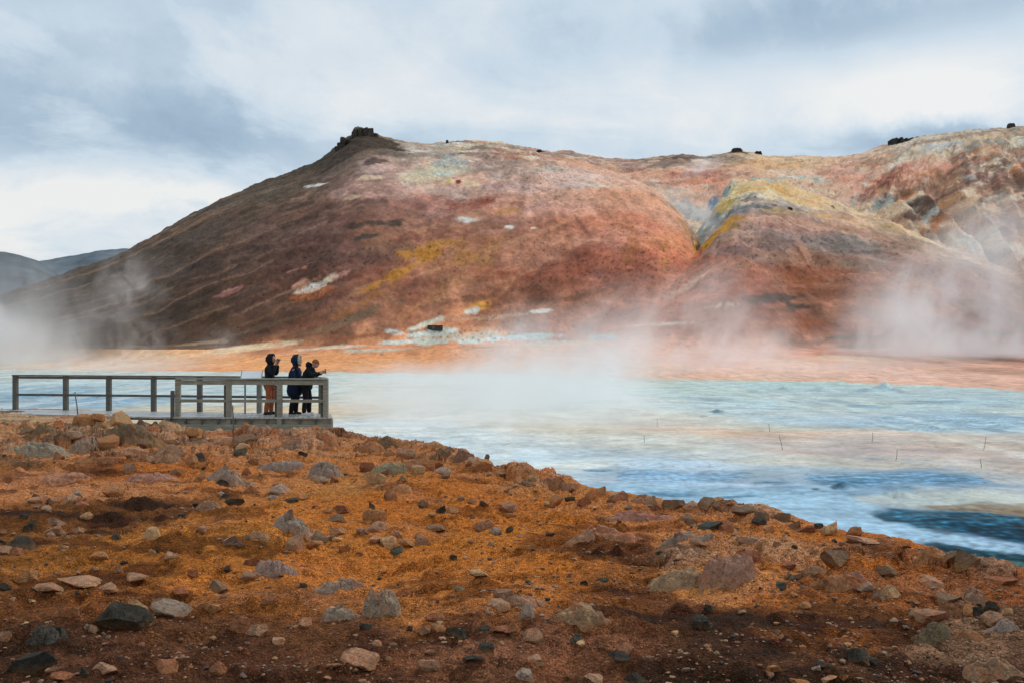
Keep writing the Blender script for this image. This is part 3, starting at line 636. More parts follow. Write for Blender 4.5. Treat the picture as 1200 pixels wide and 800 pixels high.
# darker wet channels with wandering outlines
band = np.exp(-((y-27)/8.5)**2)*sstep(1, 4, x) + .7*np.exp(-((y-62)/16)**2)*sstep(8, 16, x) + .55*np.exp(-((y-70)/12)**2)*sstep(-14, -24, x)
chan = sstep(.10, .34, fbm2(x*.22, y*.30, 4, 141)+.10*f2)*np.clip(band, 0, 1)
dk = C(84, 126, 156)[None, :]
base = base*(1-.75*chan[:, None]) + dk*.75*chan[:, None]
crack = sstep(.90, 1.0, 1-np.abs(fbm2(x*.5, y*.75, 3, 151))*2.4)*np.clip(band, 0, 1)*.5
base *= (1-.6*crack)[:, None]
def poly_mask(pts, soft, warp=1.0):
    W_ = np.array([flat_pt(*q)[:2] for q in pts])
    ym = W_[:, 1].mean(); ax, ay = F/ym, EYE*F/ym**2            # metres to photo pixels near the polygon
    qx = x*ax + warp*(fbm2(x*.5, y*.35, 4, 181)*26 + fbm2(x*2.2, y*1.2, 3, 185)*7); qy = y*ay + warp*(fbm2(x*.45, y*.6, 4, 183)*5.5 + fbm2(x*2.0, y*2.2, 3, 187)*1.6)
    V_ = W_*np.array([ax, ay]); n = len(V_); ins = np.zeros(len(x), bool); dm = np.full(len(x), 1e9)
    for i in range(n):
        (x1, y1), (x2, y2) = V_[i], V_[(i+1) % n]
        cnd = ((y1 > qy) != (y2 > qy)) & (qx < (x2-x1)*(qy-y1)/((y2-y1) if y2 != y1 else 1e-9) + x1); ins ^= cnd
        L2 = (x2-x1)**2+(y2-y1)**2; t = np.clip(((qx-x1)*(x2-x1)+(qy-y1)*(y2-y1))/L2, 0, 1)
        dm = np.minimum(dm, np.hypot(qx-x1-t*(x2-x1), qy-y1-t*(y2-y1)))
    return sstep(-soft, soft, np.where(ins, dm, -dm))
wetx = np.zeros(len(x)); wetk = np.ones(len(x))
def pool(pts, colr_, op, soft=2.0, grain=0.0, wet_=0, warp=1.0):
    global base, wetx, wetk
    m_ = poly_mask(pts, soft, warp)*op
    g_ = np.exp(grain*(n2(x*6, y*3.2, 191)*.9 + f2*.8 + fbm2(x*1.5, y*3.4, 4, 193)*2.2))
    base = base*(1-m_[:, None]) + C(*colr_)[None]*g_[:, None]*m_[:, None]; wetx = np.maximum(wetx*(1-m_), m_*wet_); wetk = wetk*(1-m_)
pool([(1000,586),(1060,574),(1130,577),(1200,583),(1260,590),(1260,600),(1150,592),(1060,592)], (196,198,186), .7, 3)
pool([(960,556),(1060,552),(1140,556),(1160,566),(1080,570),(1000,572),(950,566)], (104,144,170), .8, 3, .6, .2)
pool([(720,552),(800,548),(880,553),(860,561),(780,566),(725,561)], (124,164,192), .65, 3, .6, .2)
pool([(640,574),(760,566),(900,572),(1000,580),(1040,596),(1140,628),(1260,652),(1260,664),(1130,644),(1000,640),(880,610),(760,590)], (154,188,206), .85, 3, .2, .35)
pool([(1070,590),(1150,588),(1260,592),(1260,606),(1170,600),(1100,597)], (140,120,96), .8, 2, .35)
pool([(1016,600),(1050,595),(1110,598),(1180,604),(1270,611),(1270,644),(1190,634),(1110,623),(1050,612)], (26,76,96), .90, 3.2, 1.1, 0)
pool([(1100,611),(1180,616),(1270,624),(1270,636),(1190,629),(1120,619)], (10,46,62), .75, 3.0, 1.1, 0)
pool([(1060,640),(1110,640),(1170,648),(1270,666),(1270,700),(1150,690),(1060,670)], (60,100,96), .95, 2, .9)
pool([(1050,636),(1110,637),(1180,647),(1270,662),(1270,668),(1180,655),(1110,645)], (16,56,70), .92, 1.6, .5)
pool([(900,616),(1000,632),(1060,640),(1060,660),(960,650)], (96,120,116), .8, 2, .8)
pool([(20,462),(120,462),(170,468),(150,474),(60,474),(20,470)], (104,146,176), .5, 3, .8, .2)
pool([(800,446),(1000,449),(1020,454),(900,456),(800,452)], (172,196,196), .6, 2, .3, .2)
pool([(1000,490),(1080,486),(1200,490),(1220,500),(1100,500),(1020,498)], (150,178,192), .7, 2, .5, .3)
for (a_, b_, w_, h_, c_) in ((988,570,13,4,(50,84,104)),(957,575,5,1.6,(56,84,100)),(840,482,12,2.4,(96,128,142)),(822,487,3,1,(120,120,110)),(700,549,16,2,(110,146,166)),(780,578,40,2,(86,126,152)),(860,580,26,1.5,(70,112,138)),(905,566,30,2,(90,132,160)),(1090,503,50,2.5,(140,170,184)),(1010,563,40,3,(84,126,152))):
    pool([(a_-w_,b_),(a_-w_*.4,b_-h_),(a_+w_*.5,b_-h_),(a_+w_,b_),(a_+w_*.3,b_+h_),(a_-w_*.6,b_+h_)], c_, .85, 1.4, .5, 0, .35)
# thin dark salt cracks and mud ripples
for (ya, yb_, k_) in ((19, 33, .8), (40, 62, .45), (60, 110, .3)):
    rp = sstep(.26, .36, fbm2(x*.35, y*2.6*20/np.maximum(y, 20), 4, 195+int(ya)))*sstep(ya-3, ya+2, y)*sstep(yb_+8, yb_, y)*sstep(-.1, .25, fbm2(x*.12, y*.12, 3, 199))*k_
    base = base*(1-rp[:, None]) + C(72, 106, 132)[None]*rp[:, None]
rp = sstep(.24, .34, fbm2(x*.30, y*1.7*20/np.maximum(y, 20), 4, 198))*sstep(20, 26, y)*.35
base = base*(1-rp[:, None]) + C(222, 222, 212)[None]*rp[:, None]
# coarse dark algae shore and pool (rough grain)
sh = np.exp(-((y-19.0)/2.2)**2)*sstep(6, 9, x)
gr = n2(x*5, y*5, 161)
base *= np.exp(gr*.7*np.clip(sh + .5*np.exp(-((y-22.2)/1.2)**2)*sstep(8, 9.5, x), 0, 1))[:, None]
base = limit(base, .82)
wet = np.clip(sstep(-.2, .3, fbm2(x*.08, y*.12, 3, 171))*.35 + .8*np.exp(-((y-24)/7)**2) + chan*.5, 0, 1)*sstep(120, 70, y)
orange = np.clip((base[:, 0]-base[:, 2])*6, 0, 1); wet *= 1-.8*orange; wet *= 1-.8*np.clip(sh, 0, 1); wet = np.clip(np.maximum(wet*.6*wetk, wetx), 0, 1)
flats = link('mud_flats', grid_mesh('mud_flats', X.reshape(*PX.shape, 3), np.concatenate([base, wet[:, None]], 1)), M_FLAT)
tag(flats, 'pale blue and peach geothermal mud flats with wet channels', 'ground', kind='structure')

# ------------------------------------------------------------------ foreground rise
crest = curve([(-900,36),(-200,34),(0,33.2),(105,33),(150,29.0),(200,28.7),(270,28.4),(300,27.4),(340,26.9),(385,26.6),(420,24.6),(470,22.6),(510,21),(545,19.0),(575,16.6),(620,15.0),(690,13.0),
   (800,11.5),(890,10.6),(940,10.0),(1000,9.3),(1050,9.0),(1100,8.5),(1200,7.35),(1300,6.9),(1550,6.2),(2300,5.5)])
def voro(x, y, seed):
    xi = np.floor(x).astype(np.int64); yi = np.floor(y).astype(np.int64)
    d1 = np.full(x.shape, 9.0); d2 = np.full(x.shape, 9.0); rid = np.zeros(x.shape, np.int64); ox = np.zeros(x.shape); oy = np.zeros(x.shape)
    for i in (-1, 0, 1):
        for j in (-1, 0, 1):
            cx_, cy_ = xi+i, yi+j
            h = _perm[_perm[(cx_+seed) & 255] + (cy_ & 255)]
            h2 = _perm[h+57 & 255]
            qx = x-(cx_+h/255.); qy = y-(cy_+h2/255.)
            d = np.hypot(qx, qy)
            cl = d < d1
            d2 = np.where(cl, d1, np.minimum(d2, d)); rid = np.where(cl, h, rid); ox = np.where(cl, qx, ox); oy = np.where(cl, qy, oy); d1 = np.where(cl, d, d1)
    return d1, d2, rid, ox, oy
def rubble(x, Y, px, yc):
    """0..1 where broken bedrock shows through the soil"""
    zone = sstep(14.5, 19, Y)*sstep(450, 330, px) + sstep(.66, .86, Y/yc)*sstep(300, 380, px)*sstep(640, 520, px)*.8 + sstep(.74, .93, Y/yc)*sstep(560, 640, px)*sstep(960, 880, px) \
        + sstep(740, 800, px)*sstep(5.9, 6.6, Y)*sstep(9.2, 8.0, Y)*.75 + sstep(1010, 1080, px)*sstep(4.8, 5.3, Y)*sstep(6.9, 6.3, Y)*.4
    n = fbm2(x*.45, Y*.8, 4, 261)
    return np.clip(zone, 0, 1)*sstep(-.16, .16, n + .12*(Y > 15))
def blocks(x, Y, seed=3):
    f = 1.5
    wx = x + fbm2(x*1.4, Y*1.4, 3, 265)*.45; wy = Y*1.0 + fbm2(x*1.4, Y*1.4, 3, 267)*.45
    d1, d2, rid, ox, oy = voro(wx*f*.62, wy*f*.75, seed)
    e1, e2, rid2, ox2, oy2 = voro(wx*f*1.7, wy*f*1.9, seed+9)
    h = ((rid*7 % 255)/255.-.45)*.30 + ox*((rid*13 % 255)/255.-.5)*.30 + oy*((rid*29 % 255)/255.-.35)*.34
    h = h + ((rid2*11 % 255)/255.-.5)*.09 + ox2*((rid2*17 % 255)/255.-.5)*.10
    return h - .11*(1-np.clip((d2-d1)/.10, 0, 1)) - .045*(1-np.clip((e2-e1)/.10, 0, 1)), rid, rid2, np.clip((d2-d1)/.10, 0, 1)*np.clip((e2-e1)/.08, .3, 1)
def ground_z(x, Y):
    x = np.asarray(x, float); Y = np.asarray(Y, float)
    px = 600 + F*x/np.maximum(Y, .3)
    yc = crest(px)
    z = EYE - (1.45 + .036*Y)
    path = sstep(165, 110, px)*sstep(25.5, 28.0, Y)
    z = z - .16*sstep(150, 230, px)*sstep(400, 385, px)*sstep(23.5, 26.5, Y)
    z = z + path*(1.76 + .0*Y - z)
    over = np.maximum(0, Y-yc)
    drop = over*.35*np.minimum(over, 1.0) + np.maximum(0, over-1.0)*.45
    e = 1-.75*path
    und = fbm2(x*.35, Y*.35, 3, 201)*.16 + fbm2(x*1.1, Y*1.1, 4, 205)*.075 + fbm2(x*4, Y*4, 4, 209)*.035 + fbm2(x*12, Y*12, 3, 211)*.016 + np.maximum(0, fbm2(x*2.2, Y*2.6, 4, 219)-.12)*.16
    # rubble and broken bedrock terraces
    rub = np.clip(sstep(15, 22, Y)*sstep(420, 250, px) + sstep(.55, .95, Y/yc)*sstep(560, 660, px)*.8 + sstep(560, 700, px)*sstep(6, 8.5, Y)*.35, 0, 1)
    ter = fbm2(x*.8, Y*1.3, 4, 213)
    ter = np.round(ter*5)/5*.6 + ter*.4
    fine = np.abs(fbm2(x*3.0, Y*3.0, 4, 217))
    und = und + rub*(ter*.12 + fine*.06 - .02)
    rb = rubble(x, Y, px, yc)
    q_ = Y*.62 + fbm2(x*.22, Y*.22, 4, 271)*2.2; fr = q_-np.floor(q_)
    ledge = (1-fr)**1.3*sstep(0, .05, fr)*np.clip(.12+.22*fbm2(x*.3, Y*.5, 3, 273), 0, .3)*np.clip(Y/18, .3, 1.2)
    und = und + rb*ledge
    if np.any(rb > 0): und = und + rb*(blocks(x, Y)[0]*np.clip(Y*.05+.1, .4, .95) + .03)
    # shallow foot-worn dimples
    dim = fbm2(x*2.3, Y*3.0, 3, 221); und = und - .05*sstep(.15, .45, dim)
    near = sstep(.2, 1.2, np.abs(yc-Y))*.5+.5
    return np.maximum(z + und*e*near - drop, -.6)
def hit_ground(px, py): return march(ground_z, px, py, 3.0, 42, 700)

cols = np.concatenate([np.linspace(-1000, -40, 110, endpoint=False), np.linspace(-40, 1240, 1000, endpoint=False), np.linspace(1240, 2300, 110)])
yc_ = crest(cols)
s = np.concatenate([np.linspace(0, 1, 520), 1 + np.linspace(.004, .25, 40)])
base_Y = 1.3
YY = np.where(s[:, None] <= 1, base_Y*(yc_[None, :]/base_Y)**np.minimum(s, 1)[:, None], yc_[None, :] + (s[:, None]-1)*36)
PX = np.repeat(cols[None, :], len(s), 0); XX = (PX-600)/F*YY
ZZ = ground_z(XX, YY)
X = np.stack([XX, YY, ZZ], -1).reshape(-1, 3); x, y = X[:, 0], X[:, 1]; px = PX.reshape(-1)
pg = Painter(hit_ground)
pg.anchors([
 (40,485,186,150,116),(90,487,190,152,116),(120,492,184,146,110),(20,500,150,110,84),(60,505,150,100,70),(150,505,150,100,72),(230,510,160,104,72),(300,512,160,104,74),
 (60,545,120,76,44),(120,550,104,58,30),(200,548,130,74,36),(260,525,150,92,52),(180,520,150,96,62),(30,560,140,90,66),(150,570,150,98,70),(250,560,140,84,48),(230,530,150,88,48),
 (60,610,100,60,30),(160,605,96,58,30),(180,590,100,60,32),(110,640,120,72,32),(40,640,110,68,34),(200,650,122,72,32),(250,610,126,76,36),(280,640,130,80,38),
 (350,520,160,100,62),(420,530,160,100,60),(330,560,150,94,60),(420,570,160,104,58),(480,560,150,92,50),(540,560,146,86,44),(400,590,156,92,44),(480,590,152,86,38),(560,580,150,86,40),(540,600,154,90,42),(600,590,150,86,42),
 (450,620,156,92,44),(400,640,154,92,46),(520,640,150,88,40),(580,630,154,92,42),(480,660,150,88,42),(540,680,150,90,46),(380,660,146,84,42),(250,680,130,76,36),(320,700,116,68,34),
 (100,690,112,66,34),(50,710,98,58,32),(150,700,108,62,32),(200,740,88,54,34),(100,760,82,50,34),(40,760,72,46,32),(250,770,80,48,32),(300,790,76,46,32),(150,790,76,46,32),
 (360,740,98,60,36),(420,760,88,54,36),(480,720,128,78,44),(520,760,96,58,38),(580,720,120,72,42),(580,780,90,56,38),(450,795,80,48,32),
 (640,580,160,100,56),(660,610,156,90,40),(640,640,110,62,28),(700,645,84,48,24),(740,640,90,50,24),(700,660,126,74,36),(640,665,146,84,36),(760,660,112,66,34),(620,690,142,84,44),(680,690,124,72,34),
 (700,600,160,98,60),(760,600,166,104,66),(800,625,160,100,64),(720,690,96,54,28),(760,720,92,54,32),(700,740,110,66,40),(650,760,108,64,42),(740,770,92,54,34),(800,740,70,42,24),(850,760,62,38,22),(800,790,66,40,26),(700,790,86,52,34),
 (850,620,160,98,58),(880,620,150,90,50),(820,680,156,102,62),(860,690,150,96,62),(900,640,146,84,36),(940,640,146,82,34),(1000,650,140,78,32),(980,640,146,82,36),(1050,655,130,72,32),(1080,670,124,68,32),(1030,675,122,68,32),
 (900,700,128,74,40),(960,700,124,70,36),(1000,715,96,56,28),(1080,695,120,68,36),(1150,690,112,64,36),(1190,700,112,62,34),(900,730,76,46,24),(960,735,84,48,24),(930,750,100,56,28),(1000,752,104,58,28),(880,770,60,36,22),(940,785,58,36,22),(1020,780,56,34,22),
 (1080,770,76,42,24),(1060,740,70,40,22),(1120,760,72,40,22),(1150,740,90,54,30),(1190,760,76,44,26),(1180,790,64,38,22),(1100,795,54,32,20)])
wA = fbm2(x*.8, y*.8, 4, 231); wB = fbm2(x*.8, y*.8, 4, 235)
Xw = np.stack([x + wA*.06*y, y + wB*.06*y, X[:, 2]*0], -1)
pz = [p.copy() for p in pg.pts]
for p in pg.pts: p[2] = 0
base = pg.field(Xw, .040, .060, 1.0)
m1 = fbm2(x*1.6, y*1.6, 5, 241); m2 = fbm2(x*6, y*6, 4, 245); m3 = fbm2(x*.5, y*.9, 4, 249)
bm_ = base.mean(1); lg = (sstep(.42, .18, bm_)*(.22+.78*sstep(.055, .135, bm_)))[:, None]
base = base*(1 + np.array([1.12, 1.08, .62])[None, :]*lg)
base = base*np.exp(m1*.45 + m2*.55)[:, None]
# damp dark-brown soil with crisp broken edges
damp = sstep(.06, .30, fbm2(x*.7, y*1.5, 5, 253) + .35*m2)*sstep(.25, .10, base[:, 0])*.7
damp = np.clip(damp + sstep(.10, .24, fbm2(x*.8, y*1.5, 5, 257)+.32*m2)*.72, 0, 1)
base = base*(1-damp[:, None]*np.array([.80, .84, .86])[None, :])
rb = rubble(x, y, px, crest(px)); bh, rid, rid2, eg = blocks(x, y)
rc = np.array([C(186, 132, 100), C(150, 118, 96), C(176, 108, 70), C(118, 100, 84), C(190, 146, 112), C(92, 80, 68)])
rcol = rc[(rid*3+rid2//90) % 6]*np.exp(m2*.7 + m1*.3)[:, None]
bare = rb*sstep(-.10, .02, bh + .05*m2)*.8
damp = damp*(1-.85*bare)
base = base*(1-bare[:, None]) + rcol*bare[:, None]
pk = sstep(.12, .42, m3)*sstep(.2, .7, px/1200+.3)*.35
base = base*(1-pk[:, None]) + C(176, 116, 84)[None, :]*pk[:, None]*np.exp(m2*.4)[:, None]*.8
base = np.maximum(limit(base, .55, .002), C(58, 37, 24)[None]*np.exp(m2*.5)[:, None])
ground = link('ground', grid_mesh('ground', X.reshape(*PX.shape, 3), np.concatenate([base, damp[:, None]], 1)), M_GROUND)
tag(ground, 'rust orange gravelly rise strewn with stones in front of the mud flats', 'ground', kind='structure')

# ------------------------------------------------------------------ stones
_ico = {}
def ico(sub):
    if sub not in _ico:
        bm = bmesh.new(); bmesh.ops.create_icosphere(bm, subdivisions=sub, radius=1)
        V = np.array([v.co[:] for v in bm.verts]); V /= np.linalg.norm(V, axis=1)[:, None]
        Fc = [[v.index for v in f.verts] for f in bm.faces]; bm.free()
        _ico[sub] = (V, np.array(Fc))
    return _ico[sub]

def tri_mesh(name, V, Fc, smooth=True, sharp=0):
    me = bpy.data.meshes.new(name)
    me.vertices.add(len(V)); me.vertices.foreach_set('co', V.reshape(-1).astype(np.float32))
    me.loops.add(len(Fc)*3); me.loops.foreach_set('vertex_index', Fc.reshape(-1).astype(np.int32))
    me.polygons.add(len(Fc)); me.polygons.foreach_set('loop_start', (np.arange(len(Fc))*3).astype(np.int32))
    me.polygons.foreach_set('use_smooth', np.full(len(Fc), smooth))
    me.update(calc_edges=True)
    if sharp: me.set_sharp_from_angle(angle=R(sharp))
    return me

def rock_shape(seed, sub=4, cuts=11, lo=.34, hi=.66, rough=.06, style='chunk'):
    r = np.random.default_rng(seed)
    V, Fc = ico(sub); V = V.copy()
    V = V*(1 + .25*n3(V*1.1, seed)[:, None])
    for i in range(cuts):
        n = r.normal(size=3); n /= np.linalg.norm(n)
        if style == 'slab': n = n*np.array([.55, .55, 1.6]); n /= np.linalg.norm(n)
        if style == 'peak': n[2] = abs(n[2])*.5+.25; n /= np.linalg.norm(n)
        d = r.uniform(lo, hi)
        s = V@n - d
        V = V - np.maximum(s, 0)[:, None]*n[None, :]*.97
    V = V*(1 + (fbm3(V*2.6, 4, seed+5)*rough*2.2 + np.abs(fbm3(V*6, 3, seed+9))*rough)[:, None])
    lo_, hi_ = V.min(0), V.max(0)
    V = (V-(lo_+hi_)/2)/(hi_-lo_)                     # unit box
    return V, Fc
STYLES = {'chunk': [rock_shape(300+i, 5, 13) for i in range(9)],
          'slab': [rock_shape(330+i, 5, 12, .3, .6, .06, 'slab') for i in range(7)],
          'peak': [rock_shape(360+i, 5, 9, .3, .55, .05, 'peak') for i in range(5)],
          'lump': [rock_shape(390+i, 5, 8, .48, .8, .07) for i in range(6)]}
ROCK_MESH = {k: [tri_mesh('loose_stone', *s, sharp=26) for s in v] for k, v in STYLES.items()}
for v in ROCK_MESH.values():
    for me in v: me.materials.append(M_ROCK)

PAL = {'o': ('orange', (.44, .205, .085)), 'p': ('pinkish', (.44, .235, .135)), 'g': ('grey', (.37, .262, .190)), 'k': ('blackish', (.050, .044, .034)),
       'r': ('rust-red', (.30, .115, .055)), 't': ('tan', (.54, .32, .155)), 'd': ('dark brown', (.24, .145, .085)), 'b': ('greenish', (.075, .085, .066))}

def outcrop(px, py, w, h, colk, seed, name, label, tilt=0, depth=1.0, cuts=14, rough=.07, rz=0, sink=.28):
    """bedrock knuckle pushing out of the soil; own mesh with layered, cracked faces"""
    p = hit_ground(px, py)
    if p is None: print('no ground', px, py); return None
    k = p[1]/F
    W = w*k*1.18; H = h*k*.62
    r = np.random.default_rng(seed)
    D = max(H*3.2, W*.62)*depth
    nu, nv = (150, 90) if w > 45 else (100, 64)
    U, Vv = np.meshgrid(np.linspace(-1.12, 1.12, nu), np.linspace(-1.12, 1.12, nv))
    ux, vy = U*W/2, Vv*D/2                              # metres
    sc = 1/max(W*.5, .05)
    q1 = fbm2(ux*sc*2.0, vy*sc*2.0, 4, seed+1); q2 = fbm2(ux*sc*2.0+9, vy*sc*2.0, 4, seed+2)
    # fractured blocks: every cell has its own level and tilt
    nc = int(9 + w*.20)
    sx = r.uniform(-1.1, 1.1, nc)*W/2; sy = r.uniform(-1.1, 1.1, nc)*D/2
    wx = ux + q1*W*.16; wy = vy + q2*D*.16
    ca_, sa_ = math.cos(R(tilt*.6+r.uniform(-25, 25))), math.sin(R(tilt*.6+r.uniform(-25, 25)))
    dx_ = wx[..., None]-sx; dy_ = wy[..., None]-sy
    dd = np.sqrt(((dx_*ca_+dy_*sa_)*.62)**2 + ((-dx_*sa_+dy_*ca_)*1.35)**2)
    od = np.argsort(dd, -1)[..., :2]
    d1 = np.take_along_axis(dd, od[..., :1], -1)[..., 0]; d2 = np.take_along_axis(dd, od[..., 1:2], -1)[..., 0]
    cid = od[..., 0]
    lvl = r.uniform(-.26, .20, nc)[cid]; tx = r.normal(0, .24, nc)[cid]; ty = r.normal(.16, .20, nc)[cid]
    bx_ = ux-sx[cid]; by_ = vy-sy[cid]
    edge = np.clip((d2-d1)/(W*.03), 0, 1)
    rad = (np.abs(U)**2.6 + np.abs(Vv)**2.6)**(1/2.6) + q1*.30
    env = 1-sstep(.10, 1.0, rad)
    env = env**.75*(.78 + .30*sstep(.6, -.6, Vv))
    skew = np.clip(1 + math.tan(R(tilt))*U*.9, .15, 2.2)
    z_ = H*(env*skew*(.98 + lvl) + env*(tx*bx_+ty*by_)/max(H, .02)*.55*min(1, H/.12)) - H*.13*(1-edge)*env
    strat = (z_/max(H, .01)*4.5 + q2*1.6 + bx_*sc) % 1
    z_ += H*.05*np.sin(strat*6.283)*env + H*rough*1.1*fbm2(ux*sc*9, vy*sc*9, 4, seed+7)*env + H*.14*fbm2(ux*sc*3, vy*sc*3, 4, seed+9)*env
    z_ -= (H*.25+.10)*(1-env)**2
    cz, sz_ = math.cos(R(rz)), math.sin(R(rz))
    gx = p[0] + ux*cz-vy*sz_; gy = p[1]+D*.30 + ux*sz_+vy*cz
    gz = ground_z(gx, gy)
    gzs = gz*.55 + (p[2] + (gy-p[1])*-.036)*.45
    P = np.stack([gx-p[0], gy-p[1], np.maximum(gzs, gz-.05) + z_ - p[2]], -1)
    me = grid_mesh(name, P, None); me.set_sharp_from_angle(angle=R(45)); me.materials.append(M_ROCK)
    o = link(name, me, None, None, tuple(p))
    o.color = (*[c*r.uniform(.9, 1.1) for c in PAL[colk][1]], 1.0)
    tag(o, label, 'rock outcrop', 'bedrock outcrops on the rise')
    return o

LAND = []   # landmarks that stone labels refer to: (px, py, phrase)
def OC(px, py, w, h, c, seed, label, short, **kw):
    o = outcrop(px, py, w, h, c, seed, 'rock_outcrop', label, **kw)
    if o is not None and short: LAND.append((px, py, short))
OC(446,722,58,44,'g',501,'tall grey fractured outcrop with a sloping right flank, dark hollow beneath','the tall sloping grey outcrop', tilt=-24, depth=.8)
OC(392,693,78,22,'g',502,'low grey ledge with a dark notch, running left of the tall sloping outcrop','the low grey ledge with a dark notch', tilt=4, depth=.8)
OC(398,728,66,24,'g',503,'mottled grey apron of bedrock at the foot of the tall sloping outcrop','the mottled grey apron', tilt=8, depth=.8)
OC(320,677,72,32,'g',504,'wedge-shaped pinkish grey outcrop on bare orange soil','the wedge-shaped outcrop', tilt=-8)
OC(338,622,66,26,'g',505,'craggy grey outcrop with loose stones piled at its right end','the craggy stone-ringed outcrop', tilt=8)
OC(300,634,40,14,'p',506,'low pink toe of rock beside the craggy stone-ringed outcrop',None)
OC(682,736,92,32,'p',507,'broad pinkish grey outcrop with a dark cleft in its face','the broad cleft outcrop', tilt=6)
OC(616,712,70,15,'p',508,'thin grey-pink shelf of rock left of the broad cleft outcrop','the thin rock shelf')
OC(708,632,112,20,'p',509,'long smooth pink-grey bedrock tongue along the middle of the slope','the long smooth bedrock tongue', depth=.6, rough=.05)
OC(752,612,128,16,'p',510,'upper pitted bedrock band just above the long smooth tongue','the upper pitted bedrock band', depth=.5)
OC(808,630,96,13,'g',511,'greenish grey end of the bedrock band sinking into soil','the greenish bedrock end', depth=.6)
OC(800,690,100,26,'p',512,'flat pink clay-covered boulder face low on the slope','the clay-covered boulder face', depth=1.1, rough=.05)
OC(858,688,92,42,'p',513,'rounded pinkish hump of bedrock, largest on the slope','the rounded bedrock hump', depth=1.1, rough=.055)
OC(880,660,56,14,'r',514,'dark rust overhang of rock above the rounded hump','the rust overhang')
OC(378,561,48,30,'g',515,'large green-grey lichen-mottled boulder below the boardwalk','the lichen-mottled boulder')
OC(330,552,84,16,'g',516,'grey bedrock sheet left of the lichen-mottled boulder','the grey bedrock sheet', depth=.7)
OC(262,566,78,26,'g',517,'dark grey layered bedrock bulge with pink stones before it','the layered bedrock bulge', depth=.8)
OC(455,556,64,20,'g',518,'grey rubble spine right of the lichen-mottled boulder','the grey rubble spine', depth=.7)
OC(42,535,84,26,'g',519,'pale grey furrowed slab at the far left of the rise','the furrowed grey slab', tilt=4, depth=.8)
OC(94,532,40,24,'g',520,'humped grey slab beside the furrowed slab','the humped grey slab')
OC(42,512,60,18,'d',521,'dark brown layered ledge by the sandy path','the dark layered ledge')
OC(148,518,78,18,'d',522,'dark ledge of broken rock in front of the handrail','the broken dark ledge')
OC(192,542,62,18,'p',523,'pink tilted slab with a black stone at its end','the pink tilted slab', tilt=6)
OC(244,598,46,18,'p',524,'small pinkish cracked slab on dark soil','the pinkish cracked slab')
OC(70,566,78,16,'p',525,'low pink rubble ledge crossing the left of the rise','the low pink rubble ledge')
OC(168,565,80,15,'p',526,'string of pink bedrock knuckles in the middle of the rubble','the pink bedrock knuckles')
OC(432,530,44,22,'o',527,'orange crest outcrop with a dark cap right of the boardwalk','the dark-capped orange outcrop')
OC(453,526,34,16,'d',528,'dark lichen crest slab beside the dark-capped outcrop',None, tilt=-12)
OC(380,518,36,13,'o',529,'orange crest hump directly under the boardwalk corner','the crest hump under the boardwalk')
OC(345,519,36,11,'p',530,'pale pink crest rocks under the boardwalk edge',None)
OC(520,536,36,15,'d',531,'dark flat-topped slab standing on the crest','the dark flat-topped crest slab', tilt=-8)
OC(544,541,32,17,'d',532,'cracked dark block next to the flat-topped crest slab','the cracked dark crest block', tilt=-14)
OC(756,590,44,17,'p',533,'pinkish crest boulder above the upper bedrock band','the pinkish crest boulder')
OC(648,575,40,18,'o',534,'orange rubble knob where the crest meets pale mud','the orange rubble knob')
OC(990,692,64,26,'o',535,'orange boulder shelf with dark red undercut','the orange boulder shelf')
OC(1004,682,46,18,'p',536,'grey-pink knobbly ridge behind the orange boulder shelf','the knobbly ridge', tilt=-8)
OC(1150,714,46,26,'p',537,'grey-pink block near the lower shore edge','the grey-pink shore block')
OC(1118,722,42,22,'r',538,'rust boulder cluster left of the grey-pink shore block','the rust boulder cluster')
OC(1098,752,60,26,'d',539,'dark brown hollowed boulder lying on damp soil','the hollowed brown boulder')
OC(1142,750,50,20,'o',540,'rounded orange boulder beside the hollowed brown one','the rounded orange boulder')
OC(1172,797,90,32,'p',541,'large pink rock in the bottom corner of the rise','the large pink corner rock')
OC(1180,740,54,18,'g',542,'low greyish rock shelf with pink top near the shore','the low greyish shelf')
OC(48,754,56,28,'b',543,'mossy green-black broken rock half sunk in soil','the mossy broken rock')
OC(78,724,40,14,'r',544,'flat rust slab between the mossy rock and two-tone boulder','the flat rust slab')
OC(1040,640,40,13,'o',545,'orange crest ledge overlooking the pale channel','the orange crest ledge')
OC(1090,662,36,14,'o',546,'low orange crest rocks near the algae pool','the low orange crest rocks')
LAND += [(140,728,'the two-tone boulder'), (32,788,'the square black rock'), (975,616,'the tan crest boulder'), (984,656,'the leaning dark slab'),
         (208,488,'the near handrail post'), (1007,772,'the round black stone'), (822,730,'the black-green stone'), (258,496,'the deck edge')]

